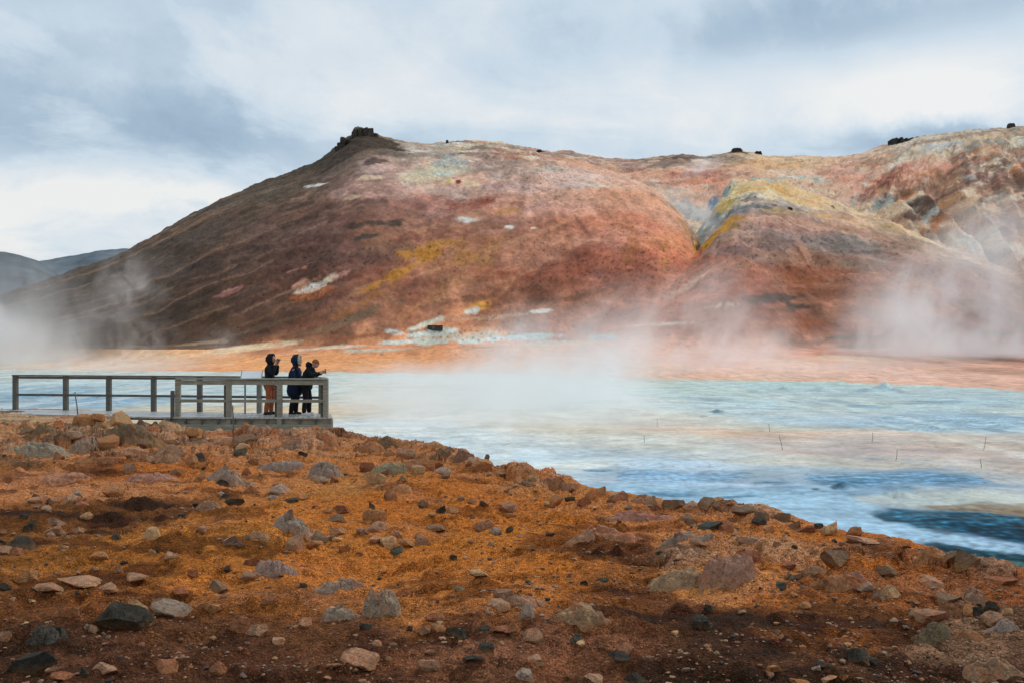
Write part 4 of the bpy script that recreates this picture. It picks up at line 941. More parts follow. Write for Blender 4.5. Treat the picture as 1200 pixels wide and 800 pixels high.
STONES = [  # px, base py, width, height, colour key, (style)
 (97,497,22,12,'o'),(135,497,36,16,'t','peak'),(139,494,13,5,'b','slab'),(113,494,14,7,'o'),(233,541,17,11,'k','peak'),(280,534,14,9,'b'),(130,582,22,12,'o'),(80,590,24,10,'p','slab'),(42,590,20,9,'p'),
 (60,589,14,7,'p'),(95,595,16,6,'r','slab'),(32,623,18,13,'k'),(22,643,30,14,'k','peak'),(60,627,24,12,'p'),(64,616,20,10,'p'),(100,609,12,8,'t'),(177,630,21,13,'t','peak'),(136,633,12,7,'k'),(90,625,12,8,'p'),
 (274,591,17,8,'k'),(235,626,14,7,'p','slab'),(272,640,27,13,'g'),(168,524,16,11,'d'),(120,528,27,15,'o'),(150,536,12,6,'o'),(200,521,22,8,'p'),(225,513,20,7,'o','slab'),(262,520,22,9,'p'),(285,522,26,12,'d'),(30,508,16,8,'d'),
 (475,537,20,13,'p'),(458,534,14,9,'o'),(556,546,14,12,'p'),(565,550,22,14,'o'),(571,540,6,8,'d'),(592,559,20,8,'p','slab'),(430,553,17,12,'r'),(483,550,18,13,'p'),(500,551,17,14,'o','lump'),(512,549,13,10,'r'),
 (320,578,30,11,'g','slab'),(438,566,22,14,'t','slab'),(472,577,25,9,'o','peak'),(456,586,16,9,'r'),(340,589,14,7,'k'),(353,586,13,7,'o'),(495,595,14,10,'d','slab'),(517,601,11,10,'k'),(530,602,18,9,'o'),(552,590,11,8,'o'),
 (567,594,11,6,'k','slab'),(595,600,20,14,'p'),(400,602,17,10,'r'),(392,611,23,9,'d','slab'),(438,608,24,12,'o'),(436,595,10,6,'k'),(565,620,23,13,'p'),(512,623,23,7,'d','slab'),(441,623,24,13,'p'),(395,627,18,9,'p'),
 (424,626,14,7,'p'),(466,629,12,8,'p'),(598,624,9,8,'k'),(455,640,17,12,'t'),(475,641,20,9,'o','slab'),(495,638,18,9,'p'),(440,637,14,8,'p'),(489,631,12,7,'o'),(340,642,25,13,'p'),(368,642,17,9,'o'),(375,637,19,13,'d'),(361,633,14,8,'p'),
 (608,568,12,12,'o'),(625,564,11,11,'t'),(620,570,15,8,'d'),(668,574,17,13,'p'),(698,583,21,17,'o'),(722,587,25,14,'p'),(790,594,25,14,'d'),(810,596,15,12,'p'),(830,598,19,14,'d'),(840,597,9,12,'d'),(854,596,13,6,'o','slab'),
 (875,602,26,12,'d','lump'),(893,607,17,11,'d'),(652,594,15,14,'o'),(684,594,15,13,'r'),(668,587,11,6,'k'),(805,612,21,12,'d'),(836,620,26,12,'b','slab'),(852,621,16,9,'r'),(891,614,17,11,'k','lump'),(890,647,11,11,'o'),(876,639,22,8,'g'),
 (685,685,9,6,'k'),(706,681,14,4,'b','slab'),(645,629,10,5,'k'),(774,649,11,4,'k'),(797,656,14,7,'p','slab'),(918,611,19,15,'d','lump'),(931,620,15,13,'d'),(945,624,24,10,'r'),(960,620,9,8,'b'),(975,625,25,19,'t'),(1004,627,20,13,'o'),
 (1062,642,9,4,'k'),(1015,637,30,10,'p'),(1036,634,16,8,'d'),(984,664,27,16,'d','slab'),(1041,678,22,11,'d'),(1104,664,12,8,'o'),(1121,665,20,10,'d','slab'),(1136,664,24,17,'d','slab'),(1155,667,14,6,'d'),(1180,684,31,8,'r','slab'),
 (956,672,22,9,'p'),(1016,692,15,10,'g'),(1046,701,19,14,'t','lump'),(1031,705,15,12,'d'),(946,714,14,9,'o'),(1094,688,30,9,'p','slab'),(1117,706,25,10,'d','slab'),(1136,722,12,16,'o'),(1147,722,13,12,'k'),(1164,722,16,14,'k'),
 (1071,726,21,10,'p'),(1097,728,34,14,'p'),(1072,708,13,7,'o','slab'),(1166,738,24,12,'p'),
 (140,735,58,30,'k','chunk'),(159,722,26,22,'t'),(197,723,38,18,'g'),(108,741,16,8,'p'),(100,738,7,6,'g'),(32,788,48,27,'k'),(30,681,19,14,'o'),(42,676,9,8,'k'),(5,692,15,10,'k'),(85,686,50,8,'p','slab'),(122,694,25,9,'p','slab'),(54,695,30,8,'p','slab'),
 (177,650,13,7,'o'),(184,648,6,7,'k'),(138,671,12,9,'p','peak'),(113,659,24,7,'o','slab'),(200,655,15,7,'p'),(157,684,24,8,'p'),(253,694,23,11,'d'),(211,700,25,9,'r','slab'),(247,715,27,9,'o','slab'),(266,670,7,7,'k'),(293,662,17,10,'r'),(292,680,23,12,'p'),
 (280,741,21,20,'r'),(299,746,25,14,'p','lump'),(3,753,12,14,'p'),(120,788,28,8,'p','slab'),(98,793,10,12,'k'),(190,788,28,12,'r'),(250,788,23,12,'r','slab'),(62,789,15,7,'p'),(70,800,20,8,'r'),(145,661,8,4,'k'),(36,706,8,4,'t'),(90,700,7,4,'k'),
 (357,735,20,10,'p','lump'),(313,708,15,8,'r'),(420,781,37,19,'p'),(428,738,14,7,'k','lump'),(480,741,9,5,'k'),(497,744,14,9,'p'),(530,743,15,9,'k'),(540,751,19,11,'k','peak'),(570,763,16,8,'k','lump'),(554,782,25,7,'k','slab'),
 (515,739,18,9,'o'),(511,729,27,9,'r','slab'),(441,756,12,5,'p'),(502,787,22,12,'p','lump'),(506,768,14,6,'p'),(325,755,15,8,'p'),(561,675,21,6,'t','slab'),(540,692,16,6,'d'),(531,655,8,5,'k'),(462,652,21,8,'b'),(404,646,14,7,'o'),(420,650,9,4,'o'),
 (590,744,30,8,'r','slab'),(566,741,13,8,'k'),(590,702,22,12,'p'),(585,713,25,7,'p','slab'),(455,774,8,4,'t'),(355,688,9,5,'k'),(552,760,10,5,'p'),
 (618,726,19,19,'g'),(625,753,28,15,'p','lump'),(603,744,13,14,'o'),(675,760,16,10,'b'),(681,760,10,7,'t'),(735,770,17,13,'p'),(727,779,26,10,'k','lump'),(822,737,19,18,'k','lump'),(833,718,12,9,'k'),(831,737,12,7,'b'),(748,803,28,11,'k','lump'),
 (626,777,20,8,'p'),(791,743,8,5,'t'),(615,797,22,10,'g'),(700,802,26,8,'p'),(706,762,7,4,'p'),(668,795,10,5,'r'),(870,719,10,5,'p'),
 (1008,777,24,18,'k','lump'),(1024,778,12,7,'b'),(963,782,13,7,'k'),(975,784,10,5,'k'),(970,803,24,8,'p'),(905,795,10,7,'p'),(1048,729,11,4,'g','slab'),(990,797,10,6,'o'),(1065,779,7,4,'p'),(940,805,22,9,'o'),
 (820,640,20,8,'p','slab'),(770,598,14,9,'r'),(735,598,12,7,'d'),(900,622,14,8,'o'),(912,640,10,6,'d'),(862,628,10,6,'p'),(925,668,18,9,'r'),(935,680,16,9,'d'),(960,690,20,11,'o'),(915,690,14,8,'b'),(930,700,12,7,'o')]
# smaller stones filling the rubble, away from the placed ones
_r = np.random.default_rng(77)
fill = []
zones = [((0,500,330,600), 34), ((300,510,600,570), 14), ((0,600,300,700), 8), ((380,580,620,640), 7), ((620,570,900,610), 8), ((880,690,1190,790), 6), ((900,620,1180,690), 5)]
for (z, n) in zones:
    for _ in range(n):
        a = _r.uniform(z[0], z[2]); b = _r.uniform(z[1], z[3]); w = _r.uniform(7, 17)
        fill.append((a, b, w, w*_r.uniform(.4, .75), _r.choice(list('oopprrtgdk')), _r.choice(['chunk', 'slab', 'lump', 'peak'])))
ROCKS = []
for i, s_ in enumerate(STONES+fill):
    px_, py_, w, h, c = s_[:5]; style = s_[5] if len(s_) > 5 else ('chunk' if i % 3 else 'slab' if w/h > 2 else 'lump')
    p = hit_ground(px_, py_)
    if p is None or ground_z(np.array([p[0]]), np.array([p[1]]))[0] < p[2]-.3: continue
    if i >= len(STONES) and p[1] > 21 and 200 < px_ < 405 and py_ < 522: continue
    k = p[1]/F; q = np.random.default_rng(1000+i)
    mesh = ROCK_MESH[style][int(q.integers(len(ROCK_MESH[style])))]
    W = w*k*1.04; H = h*k*1.18; D = W*q.uniform(.65, 1.0)
    o = bpy.data.objects.new('loose_stone', mesh); COL.objects.link(o)
    cr_f = .72 if (px_ > 590 and py_ < 645) else .92
    o.scale = (W*1.12, D*1.1, H*1.5*cr_f)
    o.location = (p[0], p[1]+D*.3, p[2] + H*.10*cr_f)
    o.rotation_euler = (R(q.uniform(-7, 7)), R(q.uniform(-9, 9)), R(q.choice([0, 180])+q.uniform(-25, 25)))
    cc = np.array(PAL[c][1])*q.uniform(.78, 1.15)
    o.color = (*cc, 0.0 if c in 'ot' else q.uniform(.2, 1))
    ROCKS.append((o, px_, py_, w, h, c, style, W, p))
EXTRA = {}
def name_stones():
    special = {}
    for (o, px_, py_, w, h, c, style, W, p) in ROCKS:
        if (px_, py_) == (140,735): special[o.name] = 'large two-tone boulder\'s black angular half on brown soil, left foreground'
        if (px_, py_) == (159,722): special[o.name] = 'tan half of the large two-tone boulder'
        if (px_, py_) == (32,788): special[o.name] = 'square black rock with a flat top, largest dark stone low at left'
        if (px_, py_) == (975,625): special[o.name] = 'tallest tan boulder on the crest against pale blue mud'
        if (px_, py_) == (984,664): special[o.name] = 'dark slab leaning on bare soil below the tan crest boulder'
        if (px_, py_) == (1008,777): special[o.name] = 'round black stone on dark damp soil at lower right'
        if (px_, py_) == (822,737): special[o.name] = 'black-green stone beneath the rounded bedrock hump'
    rows_ = []
    for (o, px_, py_, w, h, c, style, W, p) in ROCKS:
        if o.name in special: tag(o, special[o.name], 'stone', 'loose stones on the rise'); continue
        best = min(LAND, key=lambda l: ((l[0]-px_))**2 + ((l[1]-py_)*2.2)**2)
        dx, dy = px_-best[0], (py_-best[1])*2.2
        rel = ('to the right of' if dx > 0 else 'to the left of') if abs(dx) > abs(dy) else ('in front of' if dy > 0 else 'behind')
        size = 'small' if W < .16 else 'fist-sized' if W < .24 else 'medium' if W < .38 else 'large'
        shape = 'flat' if w/h > 2.1 else 'pointed' if style == 'peak' else 'rounded' if style == 'lump' else 'blocky' if w/h < 1.35 else 'angular'
        rows_.append([o, size, PAL[c][0], shape, rel, best[2], math.hypot(dx, dy)])
    from collections import defaultdict
    g = defaultdict(list)
    for r_ in rows_: g[(r_[1], r_[2], r_[3], r_[4], r_[5])].append(r_)
    ordn = ['', 'second nearest, ', 'third nearest, ', 'fourth nearest, ', 'fifth nearest, ']
    for k_, l in g.items():
        l.sort(key=lambda r_: r_[6])
        for i, r_ in enumerate(l):
            pre = 'nearest, ' if len(l) > 1 and i == 0 else ordn[min(i, 4)]
            lab = f"{k_[0]} {k_[2]} {k_[1]} stone, {pre}{k_[3]} {k_[4]}"
            tag(r_[0], lab, 'stone', 'loose stones on the rise')
name_stones()

# grit and pebbles too many to count
def pebbles():
    r = np.random.default_rng(5); n = 22000
    a = r.uniform(-60, 1260, n); v = r.uniform(0, 1, n)**1.25
    yc = crest(a); Y = 3.6*(yc/3.6)**v*r.uniform(.99, 1.01, n); Y = np.minimum(Y, yc*.995)
    x_ = (a-600)/F*Y
    cl = fbm2(x_*1.1, Y*1.4, 3, 401)
    keep = r.uniform(0, 1, n) < np.clip(.35+cl*1.6+.25*(v > .6), .06, 1)
    x_, Y = x_[keep], Y[keep]; n = len(x_)
    z_ = ground_z(x_, Y)
    s = r.lognormal(math.log(.0042), .60, n)*(1+.085*Y); s = np.minimum(s, np.where(Y < 9, .020, .040))
    V0, F0 = ico(1); m = len(V0)
    V = V0[None]*r.uniform(.55, 1.25, (n, m, 1))
    sc = np.stack([r.uniform(.8, 1.5, n), r.uniform(.8, 1.5, n), r.uniform(.45, .95, n)], 1)
    V = V*sc[:, None, :]*s[:, None, None]
    th = r.uniform(0, 6.28, n); c_, s_ = np.cos(th)[:, None], np.sin(th)[:, None]
    V = np.stack([V[..., 0]*c_-V[..., 1]*s_, V[..., 0]*s_+V[..., 1]*c_, V[..., 2]], -1)
    V += np.stack([x_, Y, z_+s*.25], -1)[:, None, :]
    Fc = (F0[None]+(np.arange(n)*m)[:, None, None]).reshape(-1, 3)
    me = tri_mesh('gravel', V.reshape(-1, 3), Fc, False)
    keys = 'ooprrtgdkp'
    cols_ = np.array([PAL[k][1] for k in keys]); pick = cols_[r.integers(len(keys), size=n)]*r.uniform(.4, .9, (n, 1))
    ca = np.concatenate([np.repeat(pick, m, 0), np.zeros((n*m, 1))], 1)
    at = me.color_attributes.new('mineral', 'FLOAT_COLOR', 'POINT'); at.data.foreach_set('color', ca.reshape(-1).astype(np.float32))
    return me
mt, nt_, b_ = newmat('pebble_stone')
at_ = N(nt_, 'ShaderNodeAttribute', attribute_name='mineral'); ps_ = N(nt_, 'ShaderNodeNewGeometry').outputs['Position']
nz_ = maprange(nt_, noise(nt_, ps_, 60, 4, .6), .3, .7, .7, 1.3)
cb_ = N(nt_, 'ShaderNodeCombineXYZ')
for i in range(3): nt_.links.new(nz_, cb_.inputs[i])
nt_.links.new(mixc(nt_, 1.0, at_.outputs['Color'], cb_.outputs[0], 'MULTIPLY'), b_.inputs['Base Color']); b_.inputs['Roughness'].default_value = .9
tag(link('gravel', pebbles(), mt), 'scattered gravel and grit over the rust orange rise', 'gravel', kind='stuff')

# dark crags on the skyline and on the slopes
def crag(px, py, w, h, seed, label, n=1, colr=(.045, .038, .032), name='hill_crag'):
    p = hit_hill(px, py)
    if p is None: print('no hill', px, py); return
    k = p[1]/F; V, Fc = ico(5); V = V.copy()
    V = np.sign(V)*np.abs(V)**.28*np.array([1, .8, 1]); V[:, 2] += .22*np.round(n2(V[:, 0]*2.3, V[:, 1]*2.3, seed)*3)/3*(V[:, 2] > 0)
    V = V*(1 + .16*np.abs(fbm3(V*np.array([2.6, 2.6, 1.2]), 4, seed)) + .05*fbm3(V*6, 3, seed+1))[:, None]
    V[:, 0] *= 1-.22*sstep(-.2, .9, V[:, 2]); V = V/(np.abs(V).max(0)*2)
    V = V*np.array([w*k, max(w, h)*k*.6, h*k*2.2])
    me = tri_mesh(name, V, Fc, sharp=30); me.materials.append(M_HILL)
    a = me.color_attributes.new('mineral', 'FLOAT_COLOR', 'POINT')
    a.data.foreach_set('color', np.tile(np.array([*colr, 0], np.float32), len(V)))
    o = link(name, me, None, None, (p[0], p[1]+w*k*.2, EYE+(400-py+h)*k-h*k*1.1))
    tag(o, label, 'crag', 'dark crags on the mountain')
def block_crag(prof, base_py, n, seed, label, colr, depth=9):
    """crag of jointed columns following a stepped skyline"""
    x0, x1 = prof[0][0], prof[-1][0]; p = hit_hill((x0+x1)/2, base_py); k = p[1]/F; q = np.random.default_rng(seed); bm = bmesh.new()
    for i in range(n):
        u = i/(n-1); a_ = x0+(x1-x0)*u; ty = np.interp(a_, [t[0] for t in prof], [t[1] for t in prof])+q.uniform(-.7, .7)
        zt = EYE+(400-ty)*k; zb = EYE+(400-base_py-2)*k-2.0
        add_box(bm, ((a_-600)*k, p[1]+q.uniform(-1.5, 1.5)+2, (zt+zb)/2), ((x1-x0)*k/n*1.6, depth+q.uniform(-2, 2), zt-zb), Matrix.Rotation(q.uniform(-.25, .25), 3, 'Z') @ Matrix.Rotation(q.uniform(-.06, .06), 3, 'Y'), .35)
    bmesh.ops.subdivide_edges(bm, edges=bm.edges[:], cuts=3, use_grid_fill=True)
    P = np.array([v.co[:] for v in bm.verts]); d = fbm3(P*.35, 4, seed); d2 = fbm3(P*.35+31, 4, seed)
    for v, a_, b_ in zip(bm.verts, d, d2): v.co += Vector((a_*1.3, b_*1.6, (a_-b_)*.8))
    me = bm_mesh('hill_crag', bm); a_ = me.color_attributes.new('mineral', 'FLOAT_COLOR', 'POINT')
    cc_ = np.array([*colr, 0])[None]*np.exp(fbm3(P*.5, 3, seed+3)*.8)[:, None]; a_.data.foreach_set('color', cc_.reshape(-1).astype(np.float32))
    tag(link('hill_crag', me, M_HILL), label, 'crag', 'dark crags on the mountain')
block_crag([(1049,162.5),(1056,162),(1064,162.8),(1072,161.2),(1083,160.5)], 164, 14, 61, 'long flat-topped black crag on the right-hand skyline', (.036, .038, .035))
block_crag([(411,161.5),(415,154),(420,151.5),(428,151),(434,153.5),(439,157.5)], 160, 9, 63, 'rocky cap of the brown peak, highest on the mountain', (.070, .056, .044), 10)
block_crag([(396,173),(400,168),(403,163.5),(410,162.5)], 171, 5, 65, 'stepped dark ledge on the left edge of the brown peak', (.066, .054, .043), 8)
crag(864,178,14,5,602,'small dark crag on the skyline above the sulphur spur')
crag(889,181,9,4,603,'black boulder on the skyline right of the small crag', colr=(.02,.022,.018))
crag(1186,149,10,5,605,'small square block on the far right skyline', colr=(.06,.045,.04))
crag(926,246,6,3,606,'dark boulder on the front of the sulphur spur', colr=(.03,.03,.03))
crag(524,168,4,4,609,'tiny dark stone standing on the middle skyline', colr=(.05,.045,.04))
crag(632,179,8,4,610,'dark rock on the skyline where the rounded top dips', colr=(.04,.035,.032))
crag(978,180,6,3,611,'low dark stone on the skyline left of the flat-topped crag', colr=(.05,.04,.035))

# long dark shed on the pale slope
p_ = hit_hill(510, 387); k_ = p_[1]/F
sh_ = empty('pipe_shed', (p_[0], p_[1], p_[2]), R(-6))
M_DARK = mat_plain('dark_creosote', (.055, .055, .052), .8, .3, 3)
bm = bmesh.new(); add_box(bm, (0, 0, .35), (17*k_, 1.4, 1.0), None, .03); link('wall', bm_mesh('wall', bm), M_DARK, sh_)
bm = bmesh.new(); add_box(bm, (0, 0, .90), (17.8*k_, 1.7, .09), None, .02); link('roof', bm_mesh('roof', bm), mat_plain('roof_felt', (.07, .075, .075), .8, .3, 3), sh_)
bm = bmesh.new(); add_box(bm, (-.3, -.715, .4), (.6, .04, .6), None, .01); link('hatch', bm_mesh('hatch', bm), M_WOOD_DARK, sh_)
tag(sh_, 'low long dark shed lying on the pale mineral slope', 'shed')

# ------------------------------------------------------------------ boardwalk
DZ = 1.80
B0 = Vector((-9.0, 29.6, DZ))
bw = empty('boardwalk', B0)
tag(bw, 'weathered timber boardwalk with post and rail sides beside the mud flats', 'boardwalk')
def at_line(px, Y0, x0, sl):
    t = (px-600)/F; Y = (Y0 - sl*x0)/(1 - sl*t); return t*Y, Y
FAR = lambda px: at_line(px, 32.3, -16.1, -.169)
NEAR = lambda px: at_line(px, 29.25, -9.95, -.035)
def part(name, bm, mat, parent=bw): return link(name, bm_mesh(name, bm), mat, parent)
def L(x, y, z): return Vector((x, y, z)) - B0
far_y = lambda x: 32.3-.169*(x+16.1) + .10
near_y = lambda x: np.interp(x, [-19, -16.1, -10.4, -5.2], [31.2, 30.7, 29.12, 28.98])
bm = bmesh.new(); x = -19.0; q = np.random.default_rng(3)
while x < -5.30:
    a, b = near_y(x), far_y(x); dz = q.uniform(-.003, .003)
    beam(bm, L(x+.068, a, DZ-.025+dz), L(x+.068-.21*(b-a), b, DZ-.025+dz), .132, .05, .004); x += .142
part('deck', bm, M_DECK)
bm = bmesh.new(); beam(bm, L(-10.2, 29.06, DZ-.315), L(-5.24, 28.97, DZ-.315), .12, .21, .01); part('edge_beam', bm, M_WOOD)
bm = bmesh.new(); beam(bm, L(-10.2, 29.22, DZ-.15), L(-5.28, 29.13, DZ-.15), .05, .20, .004); part('fascia', bm, M_WOOD_PALE)
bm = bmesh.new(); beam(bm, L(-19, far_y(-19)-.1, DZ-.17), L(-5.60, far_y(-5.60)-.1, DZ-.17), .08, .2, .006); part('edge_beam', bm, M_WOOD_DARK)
for x in np.arange(-10.0, -5.2, .475):
    bm = bmesh.new(); a, b = 29.03, far_y(x)-.2
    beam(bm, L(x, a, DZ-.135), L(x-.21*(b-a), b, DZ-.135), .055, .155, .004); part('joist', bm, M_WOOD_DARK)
bm = bmesh.new(); beam(bm, L(-5.245, 28.99, DZ-.23), L(-5.245-.33, far_y(-5.55)-.1, DZ-.23), .07, .32, .006); part('end_beam', bm, M_WOOD)
for x, y in ((-7.0, 29.15), (-6.35, 29.15), (-6.1, 30.2), (-8.6, 30.6), (-11.5, 31.2), (-14.5, 31.7), (-17, 32.1)):
    bm = bmesh.new(); zt = DZ-.42; zb = min(-.3, 0)
    if y < 29.5: zb = float(ground_z(np.array([x]), np.array([y]))[0])-.2
    add_box(bm, L(x, y, (zt+zb)/2), (.16, .16, zt-zb), None, .008); part('pile', bm, M_WOOD_DARK)
def rail_post(x, y, rz, mat=None, top=1.09, foot=-.03, w=.145):
    bm = bmesh.new(); add_box(bm, L(x, y, DZ+(top+foot)/2), (w, w*.9, top-foot), Matrix.Rotation(rz, 3, 'Z'), .008)
    for zz_ in (top-.08, top-.62): bmesh.ops.create_cone(bm, cap_ends=True, segments=8, radius1=.016, radius2=.014, depth=.02, matrix=Matrix.Translation(L(x, y-w*.45-.008, DZ+zz_)) @ Matrix.Rotation(math.pi/2, 4, 'X'))
    part('post', bm, mat or M_WOOD)
nl = [NEAR(p) for p in (209, 268.5, 328, 382)]
for i, (x, y) in enumerate(nl):
    rail_post(x, y-.03, -.03, foot=-.22 if 0 < i < 3 else -.03)
    if i: rail_post(x-.125, y+.07, -.03, M_WOOD_DARK, top=.93, foot=-.02, w=.085)
rail_post(nl[0][0]-.14, nl[0][1]-.10, 0, M_WOOD_DARK, top=.77, foot=-.05, w=.10)
fl = [FAR(p) for p in (18, 77, 127.5, 180, 234, 304, 376.5)]
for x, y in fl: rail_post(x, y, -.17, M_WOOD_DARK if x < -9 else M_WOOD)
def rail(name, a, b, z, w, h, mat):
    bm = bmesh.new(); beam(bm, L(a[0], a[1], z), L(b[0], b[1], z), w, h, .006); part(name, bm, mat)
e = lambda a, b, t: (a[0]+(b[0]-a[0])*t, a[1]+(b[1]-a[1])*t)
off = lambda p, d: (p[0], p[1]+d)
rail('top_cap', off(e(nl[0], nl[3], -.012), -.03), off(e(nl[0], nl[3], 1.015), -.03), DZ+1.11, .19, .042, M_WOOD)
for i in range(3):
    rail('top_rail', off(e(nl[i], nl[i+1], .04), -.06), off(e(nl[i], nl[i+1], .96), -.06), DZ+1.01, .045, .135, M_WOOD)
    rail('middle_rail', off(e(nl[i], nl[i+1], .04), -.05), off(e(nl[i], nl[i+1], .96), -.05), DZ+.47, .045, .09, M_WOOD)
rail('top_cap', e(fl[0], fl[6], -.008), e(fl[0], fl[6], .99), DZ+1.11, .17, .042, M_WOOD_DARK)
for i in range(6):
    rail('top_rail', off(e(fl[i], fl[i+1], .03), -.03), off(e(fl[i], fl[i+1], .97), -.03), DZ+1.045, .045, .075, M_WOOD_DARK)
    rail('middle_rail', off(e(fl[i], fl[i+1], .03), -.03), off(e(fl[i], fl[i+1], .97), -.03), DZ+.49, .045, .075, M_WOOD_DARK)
rail('top_cap', e(nl[3], fl[6], .08), e(nl[3], fl[6], .95), DZ+1.11, .17, .040, M_WOOD)
rail('middle_rail', e(nl[3], fl[6], .06), e(nl[3], fl[6], .94), DZ+.47, .045, .10, M_WOOD)

# information panel by the far handrail
x, y = FAR(299)
ip = empty('information_panel', (x, y-.42, DZ), R(8))
tag(ip, 'white tilted information panel behind the person in rust trousers', 'sign')
M_PANEL = mat_plain('white_laminate', (.66, .68, .70), .35, .04, 5)
M_STEEL = mat_plain('grey_steel', (.22, .23, .24), .5, .1, 20)
Mr = Matrix.Rotation(R(-32), 3, 'X').inverted()
bm = bmesh.new(); add_box(bm, (0, 0, 1.19), (.60, .42, .022), Mr, .006); link('panel', bm_mesh('panel', bm), M_PANEL, ip)
bm = bmesh.new()
for s in (-1, 1): add_box(bm, (s*.312, 0, 1.19), (.022, .44, .034), Mr, .004)
link('frame', bm_mesh('frame', bm), M_STEEL, ip)
for s in (-1, 1):
    bm = bmesh.new(); add_box(bm, (s*.2, .03, .58), (.05, .05, 1.16), None, .006); link('leg', bm_mesh('leg', bm), M_STEEL, ip)

# thin marker stakes with rope
def stake(p, h, lean, label, name='marker_stake', r=.011, group='thin rope stakes on the flats'):
    bm = bmesh.new(); sg = 6
    tip = Vector((math.sin(lean)*h, 0, math.cos(lean)*h))
    for i, t in enumerate(np.linspace(-.06, 1, 7)):
        c = tip*t + Vector((.01*math.sin(t*5), 0, 0))
        for j in range(sg):
            a = j*2*math.pi/sg; rr = r*(1.15-.3*t)
            bm.verts.new((c.x+rr*math.cos(a), c.y+rr*math.sin(a), c.z))
    bm.verts.ensure_lookup_table()
    for i in range(6):
        for j in range(sg): bm.faces.new([bm.verts[i*sg+j], bm.verts[i*sg+(j+1)%sg], bm.verts[(i+1)*sg+(j+1)%sg], bm.verts[(i+1)*sg+j]])
    bm.faces.new([bm.verts[6*sg+j] for j in range(sg)])
    # rope loop near the tip
    ring = bmesh.new(); c = tip*.9
    for i in range(10):
        for j in range(5):
            a, b = i*2*math.pi/10, j*2*math.pi/5; R_, q_ = r*1.5, r*.6
            ring.verts.new((c.x+(R_+q_*math.cos(b))*math.cos(a), c.y+(R_+q_*math.cos(b))*math.sin(a), c.z+q_*math.sin(b)))
    ring.verts.ensure_lookup_table()
    for i in range(10):
        for j in range(5): ring.faces.new([ring.verts[i*5+j], ring.verts[((i+1)%10)*5+j], ring.verts[((i+1)%10)*5+(j+1)%5], ring.verts[i*5+(j+1)%5]])
    o = link(name, bm_mesh(name, bm, True), M_STAKE, None, p)
    link('rope_loop', bm_mesh('rope_loop', ring, True), M_ROPE, o)
    tag(o, label, 'stake', group); return o
M_STAKE = mat_plain('rusty_rod', (.13, .12, .10), .7, .3, 20)
M_ROPE = mat_plain('faded_rope', (.32, .33, .26), .9, .2, 60)
STK = [(917,527,18,-.20,'tallest leaning stake on the peach mud band'),(1022,517,11,.12,'short stake on the far edge of the peach band'),(1050,539,13,.15,'stake leaning right on the near edge of the peach band'),
       (1153,526,15,.20,'leaning stake on peach mud toward the right of the flats'),(1150,548,11,-.08,'pale stake where peach mud meets blue mud at the right'),(902,505,9,-.1,'small stake behind the tallest leaning stake'),
       (755,519,9,.0,'upright stake on the cream mud in the middle of the flats'),(770,499,9,.02,'faint farthest stake on the cream mud')]
for (a, b, h, le, lab) in STK:
    p = flat_pt(a, b); stake((p[0], p[1], 0), h*p[1]/F, le, lab, r=.009)
g_ = hit_ground(91, 488); stake((g_[0], g_[1], g_[2]), .74, -.10, 'bent rod with rope on the sandy path before the boardwalk', r=.018, group=None)
g_ = hit_ground(273, 507); stake((g_[0], g_[1], g_[2]), .64, .0, 'dark upright rod in front of the boardwalk edge', r=.016, group=None)

# ------------------------------------------------------------------ people
dgf = lambda: bpy.context.evaluated_depsgraph_get()
def skin_eval(verts, edges, sub=2, root=0):
    me = bpy.data.meshes.new('tmp'); me.from_pydata([v[:3] for v in verts], edges, [])
    o = bpy.data.objects.new('tmp', me); COL.objects.link(o)
    sk = o.modifiers.new('s', 'SKIN'); sk.use_smooth_shade = True; sk.branch_smoothing = .3
    for i, v in enumerate(verts):
        d = me.skin_vertices[0].data[i]; d.radius = (v[3], v[4] if len(v) > 4 else v[3]); d.use_root = (i == root)
    ss = o.modifiers.new('u', 'SUBSURF'); ss.levels = sub; ss.render_levels = sub
    r = bpy.data.meshes.new_from_object(o.evaluated_get(dgf()))
    bpy.data.objects.remove(o); bpy.data.meshes.remove(me)
    return r
def chains(*cs):
    V = []; E = []
    for c in cs:
        prev = None
        for v in c:
            key = tuple(round(q, 4) for q in v[:3])
            idx = next((i for i, w in enumerate(V) if tuple(round(q, 4) for q in w[:3]) == key), None)
            if idx is None: V.append(v); idx = len(V)-1
            if prev is not None and prev != idx: E.append((prev, idx))
            prev = idx
    return V, E
def join_meshes(name, ms):
    bm = bmesh.new()
    for m in ms: bm.from_mesh(m)
    return bm_mesh(name, bm, True)
def hand_meshes(wrist, direc, thumb, grip=.6):
    """palm and five separate curled fingers, wrist at WRIST pointing along DIREC with the thumb toward THUMB"""
    w = Vector(wrist); d = Vector(direc).normalized(); t = Vector(thumb); t = (t - d*t.dot(d)).normalized(); n = d.cross(t)
    P = lambda a, b, c, r: (*(w + d*a + t*b + n*c), r)
    out = [skin_eval(*chains([P(-.03, 0, 0, .026), P(.03, 0, 0, .030), P(.085, 0, 0, .030)]), sub=2)]
    for i, (b, l) in enumerate(((.030, .072), (.010, .080), (-.010, .074), (-.028, .058))):
        a1, a2, a3 = grip*.5, grip*1.2, grip*1.9
        x0, c0 = .07, 0; pts = [P(x0, b*.9, c0, .010)]
        for ang, f, r in ((a1, .42, .0098), (a2, .33, .009), (a3, .25, .0078)):
            x0 += math.cos(ang)*l*f + (.012 if f > .4 else 0); c0 += math.sin(ang)*l*f; pts.append(P(x0, b, c0, r))
        out.append(skin_eval(*chains(pts), sub=1))
    out.append(skin_eval(*chains([P(.015, .018, .0, .013), P(.045, .045, .012, .012), P(.075, .050, .030, .010), P(.095, .044, .045, .0085)]), sub=1))
    return out
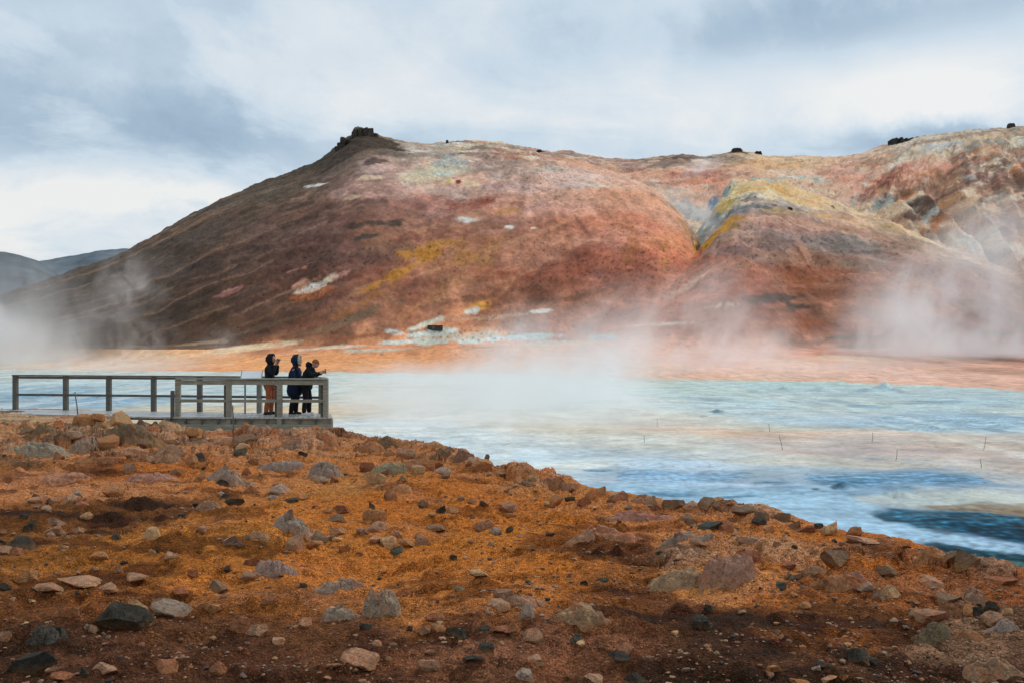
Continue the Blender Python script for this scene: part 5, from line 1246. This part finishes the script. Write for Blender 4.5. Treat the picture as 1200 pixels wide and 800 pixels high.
M_SKIN = mat_plain('skin', (.50, .27, .19), .55, .06, 30)
M_BLACK = mat_plain('black_cloth', (.012, .014, .017), .8, .3, 25)
M_NAVY = mat_plain('navy_cloth', (.011, .019, .050), .75, .3, 25)
M_TEALK = mat_plain('dark_teal_cloth', (.008, .013, .015), .75, .3, 25)
M_RUST = mat_plain('rust_trouser_cloth', (.36, .115, .055), .85, .25, 18)
M_CHAR = mat_plain('charcoal_trouser_cloth', (.014, .014, .016), .85, .3, 25)
M_BROWN = mat_plain('mustard_knit', (.25, .105, .03), .9, .25, 90)
M_FUR = mat_plain('pale_fur', (.42, .37, .26), .95, .35, 60)
M_WSHOE = mat_plain('white_shoe', (.75, .75, .76), .6, .06, 30)
M_BSHOE = mat_plain('black_shoe', (.014, .013, .013), .6, .2, 30)
M_HAIR = mat_plain('dark_hair', (.02, .013, .009), .6, .3, 60)

def head_mesh(neck, head, yaw=0.0):
    """head on its neck: cranium, jaw, nose, brows, ears; looks along +x"""
    V, Fc = ico(4); V = V.copy(); x, y, z = V[:, 0].copy(), V[:, 1].copy(), V[:, 2].copy()
    X_ = x*.100; Y_ = y*.076; Z_ = z*.118
    jaw = sstep(.1, -.8, z); Y_ *= 1-.30*jaw; X_ *= 1-.08*jaw
    X_ += jaw*.012*(x > -.2)
    X_ -= sstep(-.2, -1, x)*jaw*.03
    nose = np.exp(-(y/.16)**2)*np.exp(-((z+.16)/.20)**2)*(x > 0); X_ += nose*.026
    eye = (np.exp(-((np.abs(y)-.38)/.15)**2)*np.exp(-((z-.06)/.11)**2))*(x > 0); X_ -= eye*.011
    brow = np.exp(-((z-.24)/.09)**2)*(x > .2)*np.exp(-(y/.6)**2); X_ += brow*.006
    lip = np.exp(-(y/.26)**2)*np.exp(-((z+.52)/.07)**2)*(x > 0); X_ += lip*.007
    ear = np.exp(-((x+.05)/.16)**2)*np.exp(-((z+.02)/.22)**2)*(np.abs(y) > .8); Y_ += np.sign(y)*ear*.016
    P = np.stack([X_, Y_, Z_], 1)
    return tri_mesh('head', P + np.array(head), Fc)

def hood(center, sc, open_x, mat, parent, name='hood', tilt=0.0):
    bm = bmesh.new(); bmesh.ops.create_icosphere(bm, subdivisions=4, radius=1)
    bmesh.ops.delete(bm, geom=[f for f in bm.faces if f.calc_center_median().x > open_x], context='FACES')
    for v in bm.verts:
        c = v.co.copy(); k = 1+.06*math.sin(c.y*7+c.z*5+c.x*3)+.035*math.sin(c.z*13+c.y*4); taper = 1+.10*max(0, -c.z)-.16*max(0, c.z)
        v.co = Vector((c.x*sc[0]*k, c.y*sc[1]*taper, c.z*sc[2]*k))
    bmesh.ops.solidify(bm, geom=bm.faces[:], thickness=.012)
    bmesh.ops.rotate(bm, verts=bm.verts[:], cent=(0, 0, 0), matrix=Matrix.Rotation(tilt, 3, 'Y'))
    bmesh.ops.translate(bm, verts=bm.verts[:], vec=center)
    return link(name, bm_mesh(name, bm, True), mat, parent)

def shoe(x, y, parent, mat, rz=0.0, sole=None):
    m = skin_eval([(-.075, 0, .05, .045), (.02, 0, .052, .046), (.11, 0, .04, .042), (.165, 0, .035, .032)], [(0, 1), (1, 2), (2, 3)])
    bm = bmesh.new(); bm.from_mesh(m); bpy.data.meshes.remove(m)
    a = [v.co.z for v in bm.verts]; lo = min(a)
    for v in bm.verts: v.co = Vector((v.co.x*1.12, v.co.y*1.1, max(.012, (v.co.z-lo)*1.15)))
    bmesh.ops.rotate(bm, verts=bm.verts[:], cent=(0, 0, 0), matrix=Matrix.Rotation(rz, 3, 'Z')); bmesh.ops.translate(bm, verts=bm.verts[:], vec=(x, y, 0))
    s = link('shoe', bm_mesh('shoe', bm, True), mat, parent)
    bm = bmesh.new(); add_box(bm, (.045, 0, .012), (.27, .088, .024), None, .01)
    bmesh.ops.rotate(bm, verts=bm.verts[:], cent=(0, 0, 0), matrix=Matrix.Rotation(rz, 3, 'Z')); bmesh.ops.translate(bm, verts=bm.verts[:], vec=(x, y, 0))
    link('sole', bm_mesh('sole', bm, True), sole or mat, s)

def ysquash(me, k, z0, z1, cx=0, ky=1.0):
    """flatten a torso front to back between two heights"""
    for v in me.vertices:
        t = max(0, min(1, (v.co.z-z0)/.12))*max(0, min(1, (z1-v.co.z)/.12))
        v.co.x = cx + (v.co.x-cx)*(1-(1-k)*t); v.co.y *= 1+(ky-1)*t
def person(loc, rz, J, label, mats, coat_len, hood_up, beanie=False, arms=None, grip=.5, fur=False, scale=1.0, bulk=1.0, foot=((0.03, .10), (-.06, -.10))):
    """J: joint dict. Body is one surface; coat, trousers, shoes, hood are clothing children."""
    root = empty('person', loc, rz); root.scale = (scale,)*3
    pel, chest, neck, head = J['pelvis'], J['chest'], J['neck'], J['head']
    mid = [(a+b)/2 for a, b in zip(pel, chest)]
    legs = []
    for s, (fx, fy) in zip((1, -1), foot):
        kx = (pel[0]+fx)/2+.03
        legs.append([(*pel, .125), (pel[0], .095*s, pel[2]-.08, .092), (kx, fy*1.0, .50, .062), (fx-.03, fy, .12, .045), (fx+.06, fy, .045, .036), (fx+.14, fy, .03, .03)])
    ar = []
    for s, k in ((1, 'L'), (-1, 'R')):
        el, wr = arms[k]
        ar.append([(*chest, .105), (chest[0], .165*s, chest[2]+.02, .045), (*el, .047), (*wr, .033)])
    spine = [(*pel, .125), (*mid, .110), (*chest, .105), (*neck, .052), (head[0]-.01, head[1], head[2]-.02, .075)]
    V, E = chains(spine, *legs, *ar)
    body = skin_eval(V, E)
    hm = head_mesh(neck, head)
    ms = [body, hm]
    for k in ('L', 'R'):
        el, wr = Vector(arms[k][0]), Vector(arms[k][1]); ms += hand_meshes(wr, arms.get('aim', (wr-el)) if isinstance(arms.get('aim'), tuple) else (wr-el), (0, 0, 1), grip)
    bo = link('body', join_meshes('body', ms), M_SKIN, root)
    for s in (1, -1):
        bm = bmesh.new(); bmesh.ops.create_uvsphere(bm, u_segments=10, v_segments=8, radius=.012)
        bmesh.ops.translate(bm, verts=bm.verts[:], vec=(head[0]+.083, head[1]+.029*s, head[2]+.008)); link('eye', bm_mesh('eye', bm, True), M_HAIR, bo)
    # trousers
    tl = []
    for s, (fx, fy) in zip((1, -1), foot):
        kx = (pel[0]+fx)/2+.03
        tl.append([(*pel, .155), (pel[0]+.005, .098*s, pel[2]-.12, .118), (kx+.01, fy, .50, .088), (kx*.4+fx*.6-.02, fy, .30, .078), (fx-.02, fy, .05, .074)])
    link('trousers', skin_eval(*chains(*tl)), mats['trousers'], root)
    # coat
    hem = coat_len
    tor = [(pel[0]-.005, 0, hem, .20*bulk), (pel[0], 0, (hem+pel[2])/2+.05, .195*bulk), (*mid, .180*bulk), (*chest, .185*bulk), (neck[0]*.8+chest[0]*.2, 0, neck[2]*.75+chest[2]*.25, .135), (*neck, .108)]
    if hood_up: tor.append((head[0]-.055, 0, head[2]-.05, .098))
    ca = []
    for s, k in ((1, 'L'), (-1, 'R')):
        el, wr = Vector(arms[k][0]), Vector(arms[k][1]); cu = el.lerp(wr, .93)
        ca.append([(*chest, .182), (chest[0], .175*s, chest[2]+.045, .095), (*Vector((chest[0], .175*s, chest[2]+.045)).lerp(el, .55), .080), (*el, .075), (*el.lerp(wr, .5), .064), (*cu, .052)])
    V, E = chains(tor, *ca)
    cm = skin_eval(V, E)
    ysquash(cm, .86*bulk, hem, chest[2]-.05, pel[0], 1.08)
    # folds in the cloth
    Pn = np.array([v.co[:] for v in cm.vertices]); f = fbm3(Pn*np.array([7., 7., 11.]), 3, int(abs(loc[0])*10))
    for v, q_ in zip(cm.vertices, f): v.co += v.normal*float(q_)*.030
    link('coat', cm, mats['coat'], root)
    if hood_up:
        h_ = hood((head[0]-.025, head[1], head[2]+.005), (.172, .142, .180), .42, mats['coat'], root, 'hood', .10)
    else:
        h_ = hood((neck[0]-.115, 0, neck[2]+.06), (.105, .15, .10), .5, mats['coat'], root, 'hood', -.9)
    if fur:
        bm = bmesh.new(); q = np.random.default_rng(8)
        for i in range(36):
            a = i*2*math.pi/36
            for j in range(8):
                b = j*2*math.pi/8; rr = .030*q.uniform(.75, 1.35)
                bm.verts.new((head[0]+.068+rr*math.cos(b)*1.2, head[1]+math.cos(a)*(.112+rr*math.sin(b)), head[2]+math.sin(a)*(.150+rr*math.sin(b))))
        bm.verts.ensure_lookup_table()
        for i in range(36):
            for j in range(8): bm.faces.new([bm.verts[i*8+j], bm.verts[((i+1)%36)*8+j], bm.verts[((i+1)%36)*8+(j+1)%8], bm.verts[i*8+(j+1)%8]])
        link('fur_trim', bm_mesh('fur_trim', bm, True), M_FUR, h_)
    if beanie:
        bm = bmesh.new(); bmesh.ops.create_icosphere(bm, subdivisions=4, radius=1)
        bmesh.ops.delete(bm, geom=[f_ for f_ in bm.faces if f_.calc_center_median().z < .12], context='FACES')
        for v in bm.verts: v.co = Vector((v.co.x*.118, v.co.y*.098, v.co.z*.135+.004*math.sin(math.atan2(v.co.y, v.co.x)*24)))
        bmesh.ops.solidify(bm, geom=bm.faces[:], thickness=.01)
        bmesh.ops.rotate(bm, verts=bm.verts[:], cent=(0, 0, 0), matrix=Matrix.Rotation(.25, 3, 'Y')); bmesh.ops.translate(bm, verts=bm.verts[:], vec=(head[0]-.005, head[1], head[2]+.01))
        bn = link('beanie', bm_mesh('beanie', bm, True), M_BROWN, root)
    for (fx, fy) in foot: shoe(fx-.01, fy, root, mats['shoe'], 0, mats.get('sole'))
    tag(root, label, 'person', 'visitors on the boardwalk')
    return root
yA, yB, yC = 30.10, 29.95, 29.82
xA, xB, xC = (316-600)/F*yA, (345-600)/F*yB, (359-600)/F*yC
person((xA, yA, DZ), R(-6), dict(pelvis=(0, 0, .96), chest=(.01, 0, 1.36), neck=(.03, 0, 1.53), head=(.075, 0, 1.66)),
       'person in black hooded jacket and rust trousers raising a camera to their face', dict(coat=M_BLACK, trousers=M_RUST, shoe=M_BSHOE), .86, True,
       arms=dict(L=((.15, .22, 1.20), (.215, .085, 1.53)), R=((.17, -.20, 1.20), (.22, -.075, 1.53)), aim=(.35, 0, .75)), grip=.9, scale=1.0)
person((xB, yB, DZ), R(-4), dict(pelvis=(0, 0, .96), chest=(.02, 0, 1.37), neck=(.05, 0, 1.53), head=(.095, 0, 1.65)),
       'person in long navy parka with pale fur-trimmed hood up', dict(coat=M_NAVY, trousers=M_CHAR, shoe=M_BSHOE, sole=M_WSHOE), .50, True, bulk=1.22,
       arms=dict(L=((.03, .25, 1.10), (.20, .10, 1.02)), R=((.03, -.25, 1.10), (.20, -.08, 1.00))), fur=True, scale=.995)
person((xC, yC, DZ), R(-8), dict(pelvis=(-.02, 0, .94), chest=(.085, 0, 1.32), neck=(.20, 0, 1.45), head=(.285, 0, 1.535)),
       'person in dark jacket and brown beanie leaning forward with a phone held out', dict(coat=M_TEALK, trousers=M_CHAR, shoe=M_WSHOE), .74, False, True, bulk=1.15,
       arms=dict(L=((.22, .21, 1.20), (.47, .07, 1.27)), R=((.22, -.21, 1.20), (.47, -.05, 1.27))), grip=.7, scale=1.0, foot=((.07, .10), (-.02, -.10)))
# things in their hands
def handheld(name, loc, size, lens, label, cat, rz):
    bm = bmesh.new(); add_box(bm, (0, 0, 0), size, None, min(size)*.2); o = link(name, bm_mesh(name, bm), M_BSHOE, None, loc); o.rotation_euler = (0, R(-10), rz)
    bm = bmesh.new(); bmesh.ops.create_cone(bm, cap_ends=True, segments=20, radius1=lens[0], radius2=lens[0]*.92, depth=lens[1], matrix=Matrix.Translation((size[0]/2+lens[1]/2-.002, 0, 0)) @ Matrix.Rotation(math.pi/2, 4, 'Y'))
    link('lens', bm_mesh('lens', bm, True), M_STEEL, o)
    tag(o, label, cat)
handheld('camera', (xA+.255, yA-.03, DZ+1.645), (.05, .12, .08), (.032, .06), 'small black camera held to the face of the rust-trousered person', 'camera', R(-6))
handheld('phone', (xC+.585, yC-.075, DZ+1.325), (.010, .075, .15), (.008, .004), 'dark phone held out over the rail by the beanie wearer', 'phone', R(-8))

# ------------------------------------------------------------------ steam
def steam(name, loc, size, dens, seed, label, nscale=1.6, thr=.42, lean=(0, 0), soft=.85, colr=(.985, .99, .995), base=0.0, up=.5):
    bm = bmesh.new(); bmesh.ops.create_cube(bm, size=2)
    m = bpy.data.materials.new(name); m.use_nodes = True; nt = m.node_tree; nt.nodes.clear()
    out = N(nt, 'ShaderNodeOutputMaterial'); pv = N(nt, 'ShaderNodeVolumePrincipled'); nt.links.new(pv.outputs[0], out.inputs['Volume'])
    pv.inputs['Color'].default_value = (*colr, 1); pv.inputs['Anisotropy'].default_value = .25
    tc = N(nt, 'ShaderNodeTexCoord'); sp_ = N(nt, 'ShaderNodeSeparateXYZ'); nt.links.new(tc.outputs['Object'], sp_.inputs[0])
    # lean with height, widen with height
    zz = sp_.outputs[2]
    lx = mathn(nt, 'SUBTRACT', sp_.outputs[0], mathn(nt, 'MULTIPLY', zz, lean[0])); ly = mathn(nt, 'SUBTRACT', sp_.outputs[1], mathn(nt, 'MULTIPLY', zz, lean[1]))
    ns = N(nt, 'ShaderNodeMapping', ins={'Scale': (size[0], size[1], size[2]), 'Location': (seed*3.7, seed*1.3, seed*2.1)}); nt.links.new(tc.outputs['Object'], ns.inputs[0])
    nz = N(nt, 'ShaderNodeTexNoise', ins={'Scale': nscale/min(size[0], size[2]*1.5), 'Detail': 5.0, 'Roughness': .62, 'Distortion': .8}); nt.links.new(ns.outputs[0], nz.inputs['Vector'])
    n2_ = N(nt, 'ShaderNodeTexNoise', ins={'Scale': .55*nscale/min(size[0], size[2]*1.5), 'Detail': 3.0, 'Roughness': .5, 'Distortion': .4}); nt.links.new(ns.outputs[0], n2_.inputs['Vector'])
    wob = mathn(nt, 'ADD', mathn(nt, 'MULTIPLY', mathn(nt, 'SUBTRACT', nz.outputs[0], .5), 1.1), mathn(nt, 'MULTIPLY', mathn(nt, 'SUBTRACT', n2_.outputs[0], .5), 1.6))
    wid = maprange(nt, zz, -1, 1, 1-up*.5, 1+up*.0)
    r2 = mathn(nt, 'ADD', mathn(nt, 'POWER', mathn(nt, 'ABSOLUTE', mathn(nt, 'DIVIDE', lx, wid)), 2), mathn(nt, 'POWER', mathn(nt, 'ABSOLUTE', mathn(nt, 'DIVIDE', ly, wid)), 2))
    zb = mathn(nt, 'MULTIPLY', mathn(nt, 'MAXIMUM', mathn(nt, 'ADD', mathn(nt, 'MULTIPLY', zz, 1), base), 0), 1/(1+base))
    rr = mathn(nt, 'SQRT', mathn(nt, 'ADD', r2, mathn(nt, 'POWER', zb, 2)))
    fall = mathn(nt, 'MULTIPLY', mathn(nt, 'SUBTRACT', .92, mathn(nt, 'ADD', rr, wob)), 1/soft, clamp=True)
    fall = mathn(nt, 'POWER', fall, 1.5)
    mxx = mathn(nt, 'MAXIMUM', mathn(nt, 'MAXIMUM', mathn(nt, 'ABSOLUTE', sp_.outputs[0]), mathn(nt, 'ABSOLUTE', sp_.outputs[1])), mathn(nt, 'ABSOLUTE', zz))
    edge = mathn(nt, 'MULTIPLY', maprange(nt, rr, .72, .98, 1, 0), maprange(nt, mathn(nt, 'ADD', mxx, mathn(nt, 'MULTIPLY', wob, .3)), .45, .97, 1, 0))
    edge = mathn(nt, 'MULTIPLY', edge, maprange(nt, mxx, .74, .98, 1, 0))
    tex = maprange(nt, nz.outputs[0], thr, thr+.22, .04, 1)
    d = mathn(nt, 'MULTIPLY', mathn(nt, 'MULTIPLY', mathn(nt, 'MULTIPLY', fall, edge), tex), dens)
    nt.links.new(d, pv.inputs['Density'])
    o = link(name, bm_mesh(name, bm), m, None, loc); o.scale = size
    tag(o, label, 'steam', 'steam rising from the hot ground', 'stuff'); return o
def flatc(px, py, lift): p = flat_pt(px, py); return (p[0], p[1], lift)
STEAM = []
def ST(px, Y, pyc, w, h, depth, opt, seed, label, **kw):
    """plume centred on a ray at distance Y; w, h in photo pixels; opt is optical depth through its middle"""
    k = Y/F; sx, sz = w*k/2, h*k/2
    steam('steam_plume', ((px-600)*k, Y, EYE+(400-pyc)*k), (sx, depth/2, sz), opt*2.6/(depth*.55), seed, label, **kw)
def layer(px0, px1, Y, depth, py_top, opt, seed, label, nscale=1.0, cover=.5, drift=.35, z0=-.05, ragged=.75):
    """sheet of steam lying on the ground: ragged top, streaming up in wisps"""
    k = Y/F; sx = (px1-px0)*k/2; top = EYE+(400-py_top)*k; sz = (top-z0)/2
    loc = ((px0+px1-1200)*k/2, Y, z0+sz); size = (sx, depth/2, sz)
    bm = bmesh.new(); bmesh.ops.create_cube(bm, size=2)
    m = bpy.data.materials.new('steam'); m.use_nodes = True; nt = m.node_tree; nt.nodes.clear()
    out = N(nt, 'ShaderNodeOutputMaterial'); pv = N(nt, 'ShaderNodeVolumePrincipled'); nt.links.new(pv.outputs[0], out.inputs['Volume'])
    pv.inputs['Color'].default_value = (.985, .99, .995, 1); pv.inputs['Anisotropy'].default_value = .25
    tc = N(nt, 'ShaderNodeTexCoord'); sp = N(nt, 'ShaderNodeSeparateXYZ'); nt.links.new(tc.outputs['Object'], sp.inputs[0])
    mp = N(nt, 'ShaderNodeMapping', ins={'Scale': size, 'Location': (seed*5.1, seed*2.3, seed*1.7)}); nt.links.new(tc.outputs['Object'], mp.inputs[0])
    # sheared so that wisps lean with the drift
    sh = N(nt, 'ShaderNodeSeparateXYZ'); nt.links.new(mp.outputs[0], sh.inputs[0])
    cx = N(nt, 'ShaderNodeCombineXYZ'); nt.links.new(mathn(nt, 'SUBTRACT', sh.outputs[0], mathn(nt, 'MULTIPLY', sh.outputs[2], drift)), cx.inputs[0]); nt.links.new(sh.outputs[1], cx.inputs[1]); nt.links.new(mathn(nt, 'MULTIPLY', sh.outputs[2], .62), cx.inputs[2])
    big = noise(nt, cx.outputs[0], .42*nscale/sz, 3, .5, .5); mid = noise(nt, cx.outputs[0], 1.15*nscale/sz, 8, .64, 1.1)
    z01 = maprange(nt, sp.outputs[2], -1, 1, 0, 1)
    topn = mathn(nt, 'ADD', 1-ragged*.75, mathn(nt, 'MULTIPLY', mathn(nt, 'SUBTRACT', big, .34), ragged*2.6))
    v = mathn(nt, 'SUBTRACT', 1, mathn(nt, 'DIVIDE', z01, mathn(nt, 'MAXIMUM', topn, .06)), clamp=True)
    tex = maprange(nt, mid, cover-.11, cover+.15, .0, 1)
    ax = maprange(nt, mathn(nt, 'ADD', mathn(nt, 'ABSOLUTE', sp.outputs[0]), mathn(nt, 'MULTIPLY', mathn(nt, 'SUBTRACT', big, .5), .9)), .35, .85, 1, 0)
    ex = maprange(nt, mathn(nt, 'ABSOLUTE', sp.outputs[0]), .8, .99, 1, 0)
    ay = maprange(nt, mathn(nt, 'ABSOLUTE', sp.outputs[1]), .0, .96, 1, 0); az_ = maprange(nt, z01, .75, .99, 1, 0)
    d = mathn(nt, 'MULTIPLY', mathn(nt, 'MULTIPLY', mathn(nt, 'MULTIPLY', v, tex), mathn(nt, 'MULTIPLY', ax, ex)), mathn(nt, 'MULTIPLY', mathn(nt, 'MULTIPLY', ay, az_), opt*2.4/(depth*.45)))
    nt.links.new(d, pv.inputs['Density'])
    o = link('steam_bank', bm_mesh('steam_bank', bm), m, None, loc); o.scale = size
    tag(o, label, 'steam', 'steam rising from the hot ground', 'stuff'); return o
layer(500, 800, 66, 26, 335, 2.2, 1, 'dense white steam column rising from the mud in the middle of the flats', cover=.47, drift=.34, nscale=1.35, ragged=.95)
layer(350, 720, 60, 18, 412, 1.5, 6, 'low white steam bank spreading left of the dense middle column', cover=.45, drift=.3, nscale=1.1)
layer(330, 860, 48, 14, 455, .85, 2, 'thin low steam veil over pale mud right of the boardwalk', cover=.43, nscale=.9)
layer(370, 640, 96, 18, 416, .8, 3, 'low white steam drift behind the boardwalk end', cover=.47, nscale=1.1)
layer(560, 1240, 118, 24, 372, .70, 4, 'broken steam veil along the far edge of the flats under the sulphur spur', cover=.50, drift=.4, nscale=1.6)
layer(640, 960, 142, 40, 290, 1.45, 5, 'ragged steam climbing the foot of the mountain left of the sulphur spur', cover=.51, drift=.35, nscale=1.5)
layer(985, 1215, 150, 46, 222, 4.4, 7, 'tall white steam plume rising at the right foot of the mountain', cover=.50, drift=.2, nscale=1.5, ragged=.9)
layer(-160, 120, 160, 50, 268, 2.8, 9, 'grey-white steam column at the left edge of the valley', cover=.46, drift=-.25, nscale=1.4)
layer(-60, 300, 138, 20, 405, .7, 13, 'low steam along the far mud behind the handrail', cover=.46, nscale=.9)
ST(150, 172, 330, 190, 120, 20, .45, 10, 'faint wisps drifting up the brown left slope', thr=.46, nscale=3.0, lean=(.3, 0))
ST(165, 160, 395, 150, 80, 16, .6, 11, 'small steam wisps at the foot of the brown slope', thr=.46, nscale=2.8)
ST(262, 170, 402, 90, 60, 12, .4, 12, 'single faint steam wisp above the orange apron', thr=.44, nscale=2.2)
ST(808, 352, 244, 90, 60, 22, 1.6, 14, 'blue-white fumarole steam in the sulphur gully', thr=.42, lean=(-.5, 0), nscale=2.6)
ST(826, 420, 193, 80, 36, 22, 1.0, 15, 'wisp of fumarole steam on the skyline above the gully', thr=.43, lean=(.5, 0), nscale=2.4)
ST(1090, 500, 176, 90, 36, 26, .7, 16, 'thin fumarole steam below the flat-topped crag', thr=.44, lean=(.6, 0), nscale=2.2)

# ------------------------------------------------------------------ sky, sun, camera
sun_dir = Vector((.55, .50, .66)).normalized()
el = math.asin(sun_dir.z); az = math.atan2(sun_dir.x, sun_dir.y)
W = bpy.data.worlds.new('World'); SC.world = W; W.use_nodes = True
nt = W.node_tree; nt.nodes.clear()
out = N(nt, 'ShaderNodeOutputWorld'); bgs = N(nt, 'ShaderNodeBackground', ins={'Strength': .10}); bgc = N(nt, 'ShaderNodeBackground', ins={'Strength': 1.0}); mx = N(nt, 'ShaderNodeMixShader')
sky = N(nt, 'ShaderNodeTexSky', sky_type='NISHITA', sun_disc=False, sun_elevation=el, sun_rotation=az)
nt.links.new(sky.outputs[0], bgs.inputs[0])
tc = N(nt, 'ShaderNodeTexCoord'); D = tc.outputs['Generated']
sp_ = N(nt, 'ShaderNodeSeparateXYZ'); nt.links.new(D, sp_.inputs[0])
zc = mathn(nt, 'ADD', mathn(nt, 'MAXIMUM', sp_.outputs[2], 0), .20)
px_n = mathn(nt, 'DIVIDE', sp_.outputs[0], zc); py_n = mathn(nt, 'DIVIDE', sp_.outputs[1], zc)
cx = N(nt, 'ShaderNodeCombineXYZ'); nt.links.new(px_n, cx.inputs[0]); nt.links.new(py_n, cx.inputs[1])
n_big = noise(nt, cx.outputs[0], .55, 6, .55, .4); n_mid = noise(nt, cx.outputs[0], 1.7, 7, .58, .3)
azn = mathn(nt, 'ARCTAN2', sp_.outputs[0], sp_.outputs[1]); eln = mathn(nt, 'ARCSINE', sp_.outputs[2])
n_w = noise(nt, cx.outputs[0], 1.1, 7, .6)
n_w2 = noise(nt, D, 7.0, 8, .62)
azw = mathn(nt, 'ADD', azn, mathn(nt, 'ADD', mathn(nt, 'MULTIPLY', mathn(nt, 'SUBTRACT', n_w, .5), .20), mathn(nt, 'MULTIPLY', mathn(nt, 'SUBTRACT', n_w2, .5), .16)))
elw = mathn(nt, 'ADD', eln, mathn(nt, 'MULTIPLY', mathn(nt, 'SUBTRACT', n_w2, .5), .07))
val = None
BLOBS = [ # sky features by photo position: px, py, rx, ry, amount
 (60,60,330,130,-.06),(150,160,330,45,-.20),(60,110,220,24,-.10),(100,20,200,24,.10),(220,90,120,20,.08),(190,232,180,22,.62),(40,262,170,30,.18),(120,285,150,18,.25),(230,241,16,5,-.40),(15,243,30,9,.30),(0,180,120,16,.12),
 (480,60,170,70,.14),(430,110,120,30,.06),(560,105,90,30,-.16),(640,55,70,30,-.05),(700,130,260,50,.16),(960,120,210,50,.42),(1130,100,120,50,.30),(1040,24,240,34,-.28),(900,10,120,30,-.10),(1120,156,150,17,-.75),(1190,140,60,10,-.2),(330,180,90,30,.05),(720,20,120,40,.05)]
for (bx, by, rx, ry, am) in BLOBS:
    a0 = math.atan((bx-600)/F); e0 = math.atan((400-by)/F*math.cos(a0))
    u = mathn(nt, 'MULTIPLY', mathn(nt, 'SUBTRACT', azw, a0), F/rx); v = mathn(nt, 'MULTIPLY', mathn(nt, 'SUBTRACT', elw, e0), F/ry)
    d2 = mathn(nt, 'ADD', mathn(nt, 'MULTIPLY', u, u), mathn(nt, 'MULTIPLY', v, v))
    g = mathn(nt, 'MULTIPLY', mathn(nt, 'EXPONENT', mathn(nt, 'MULTIPLY', d2, -1.0)), am)
    val = g if val is None else mathn(nt, 'ADD', val, g)
val = mathn(nt, 'ADD', mathn(nt, 'ADD', val, .57), mathn(nt, 'ADD', mathn(nt, 'MULTIPLY', mathn(nt, 'SUBTRACT', n_big, .5), .40), mathn(nt, 'MULTIPLY', mathn(nt, 'ADD', mathn(nt, 'SUBTRACT', n_mid, .5), mathn(nt, 'MULTIPLY', mathn(nt, 'SUBTRACT', n_w2, .5), 1.1)), .62)))
sk = lambda r, g, b: tuple(float(q)*GAIN for q in C(r, g, b))
n_e = noise(nt, cx.outputs[0], .95, 9, .60, .6)
val = mathn(nt, 'ADD', val, mathn(nt, 'MULTIPLY', mathn(nt, 'SUBTRACT', maprange(nt, n_e, .47, .56, 0, 1), .5), .26))
cc = ramp(nt, val, [(0.0, sk(148,172,196)), (.28, sk(176,197,215)), (.52, sk(203,219,232)), (.78, sk(224,232,238)), (1.0, sk(241,242,241))])
nt.links.new(cc, bgc.inputs[0])
mx.inputs[0].default_value = .93
nt.links.new(bgs.outputs[0], mx.inputs[1]); nt.links.new(bgc.outputs[0], mx.inputs[2]); nt.links.new(mx.outputs[0], out.inputs[0])

sl = bpy.data.lights.new('sun', 'SUN'); sl.energy = 1.5; sl.angle = R(10); sl.color = (1, .955, .89)
so = bpy.data.objects.new('sun', sl); COL.objects.link(so); so.rotation_euler = sun_dir.to_track_quat('Z', 'Y').to_euler(); so.location = (0, 0, 60)

cam = bpy.data.cameras.new('camera'); cam.lens = 35; cam.sensor_width = 36; cam.clip_end = 6000; cam.clip_start = .1
co = bpy.data.objects.new('camera', cam); COL.objects.link(co); co.location = (0, 0, EYE); co.rotation_euler = (R(90), 0, 0)
SC.camera = co
SC.view_settings.view_transform = 'Standard'; SC.view_settings.look = 'None'; SC.view_settings.gamma = 1; SC.view_settings.exposure = 0; SC.view_settings.use_curve_mapping = False
SC.cycles.use_denoising = True
SC.cycles.max_bounces = 8; SC.cycles.diffuse_bounces = 3; SC.cycles.volume_bounces = 4; SC.cycles.transparent_max_bounces = 16
SC.cycles.volume_step_rate = 2.0; SC.cycles.volume_max_steps = 128
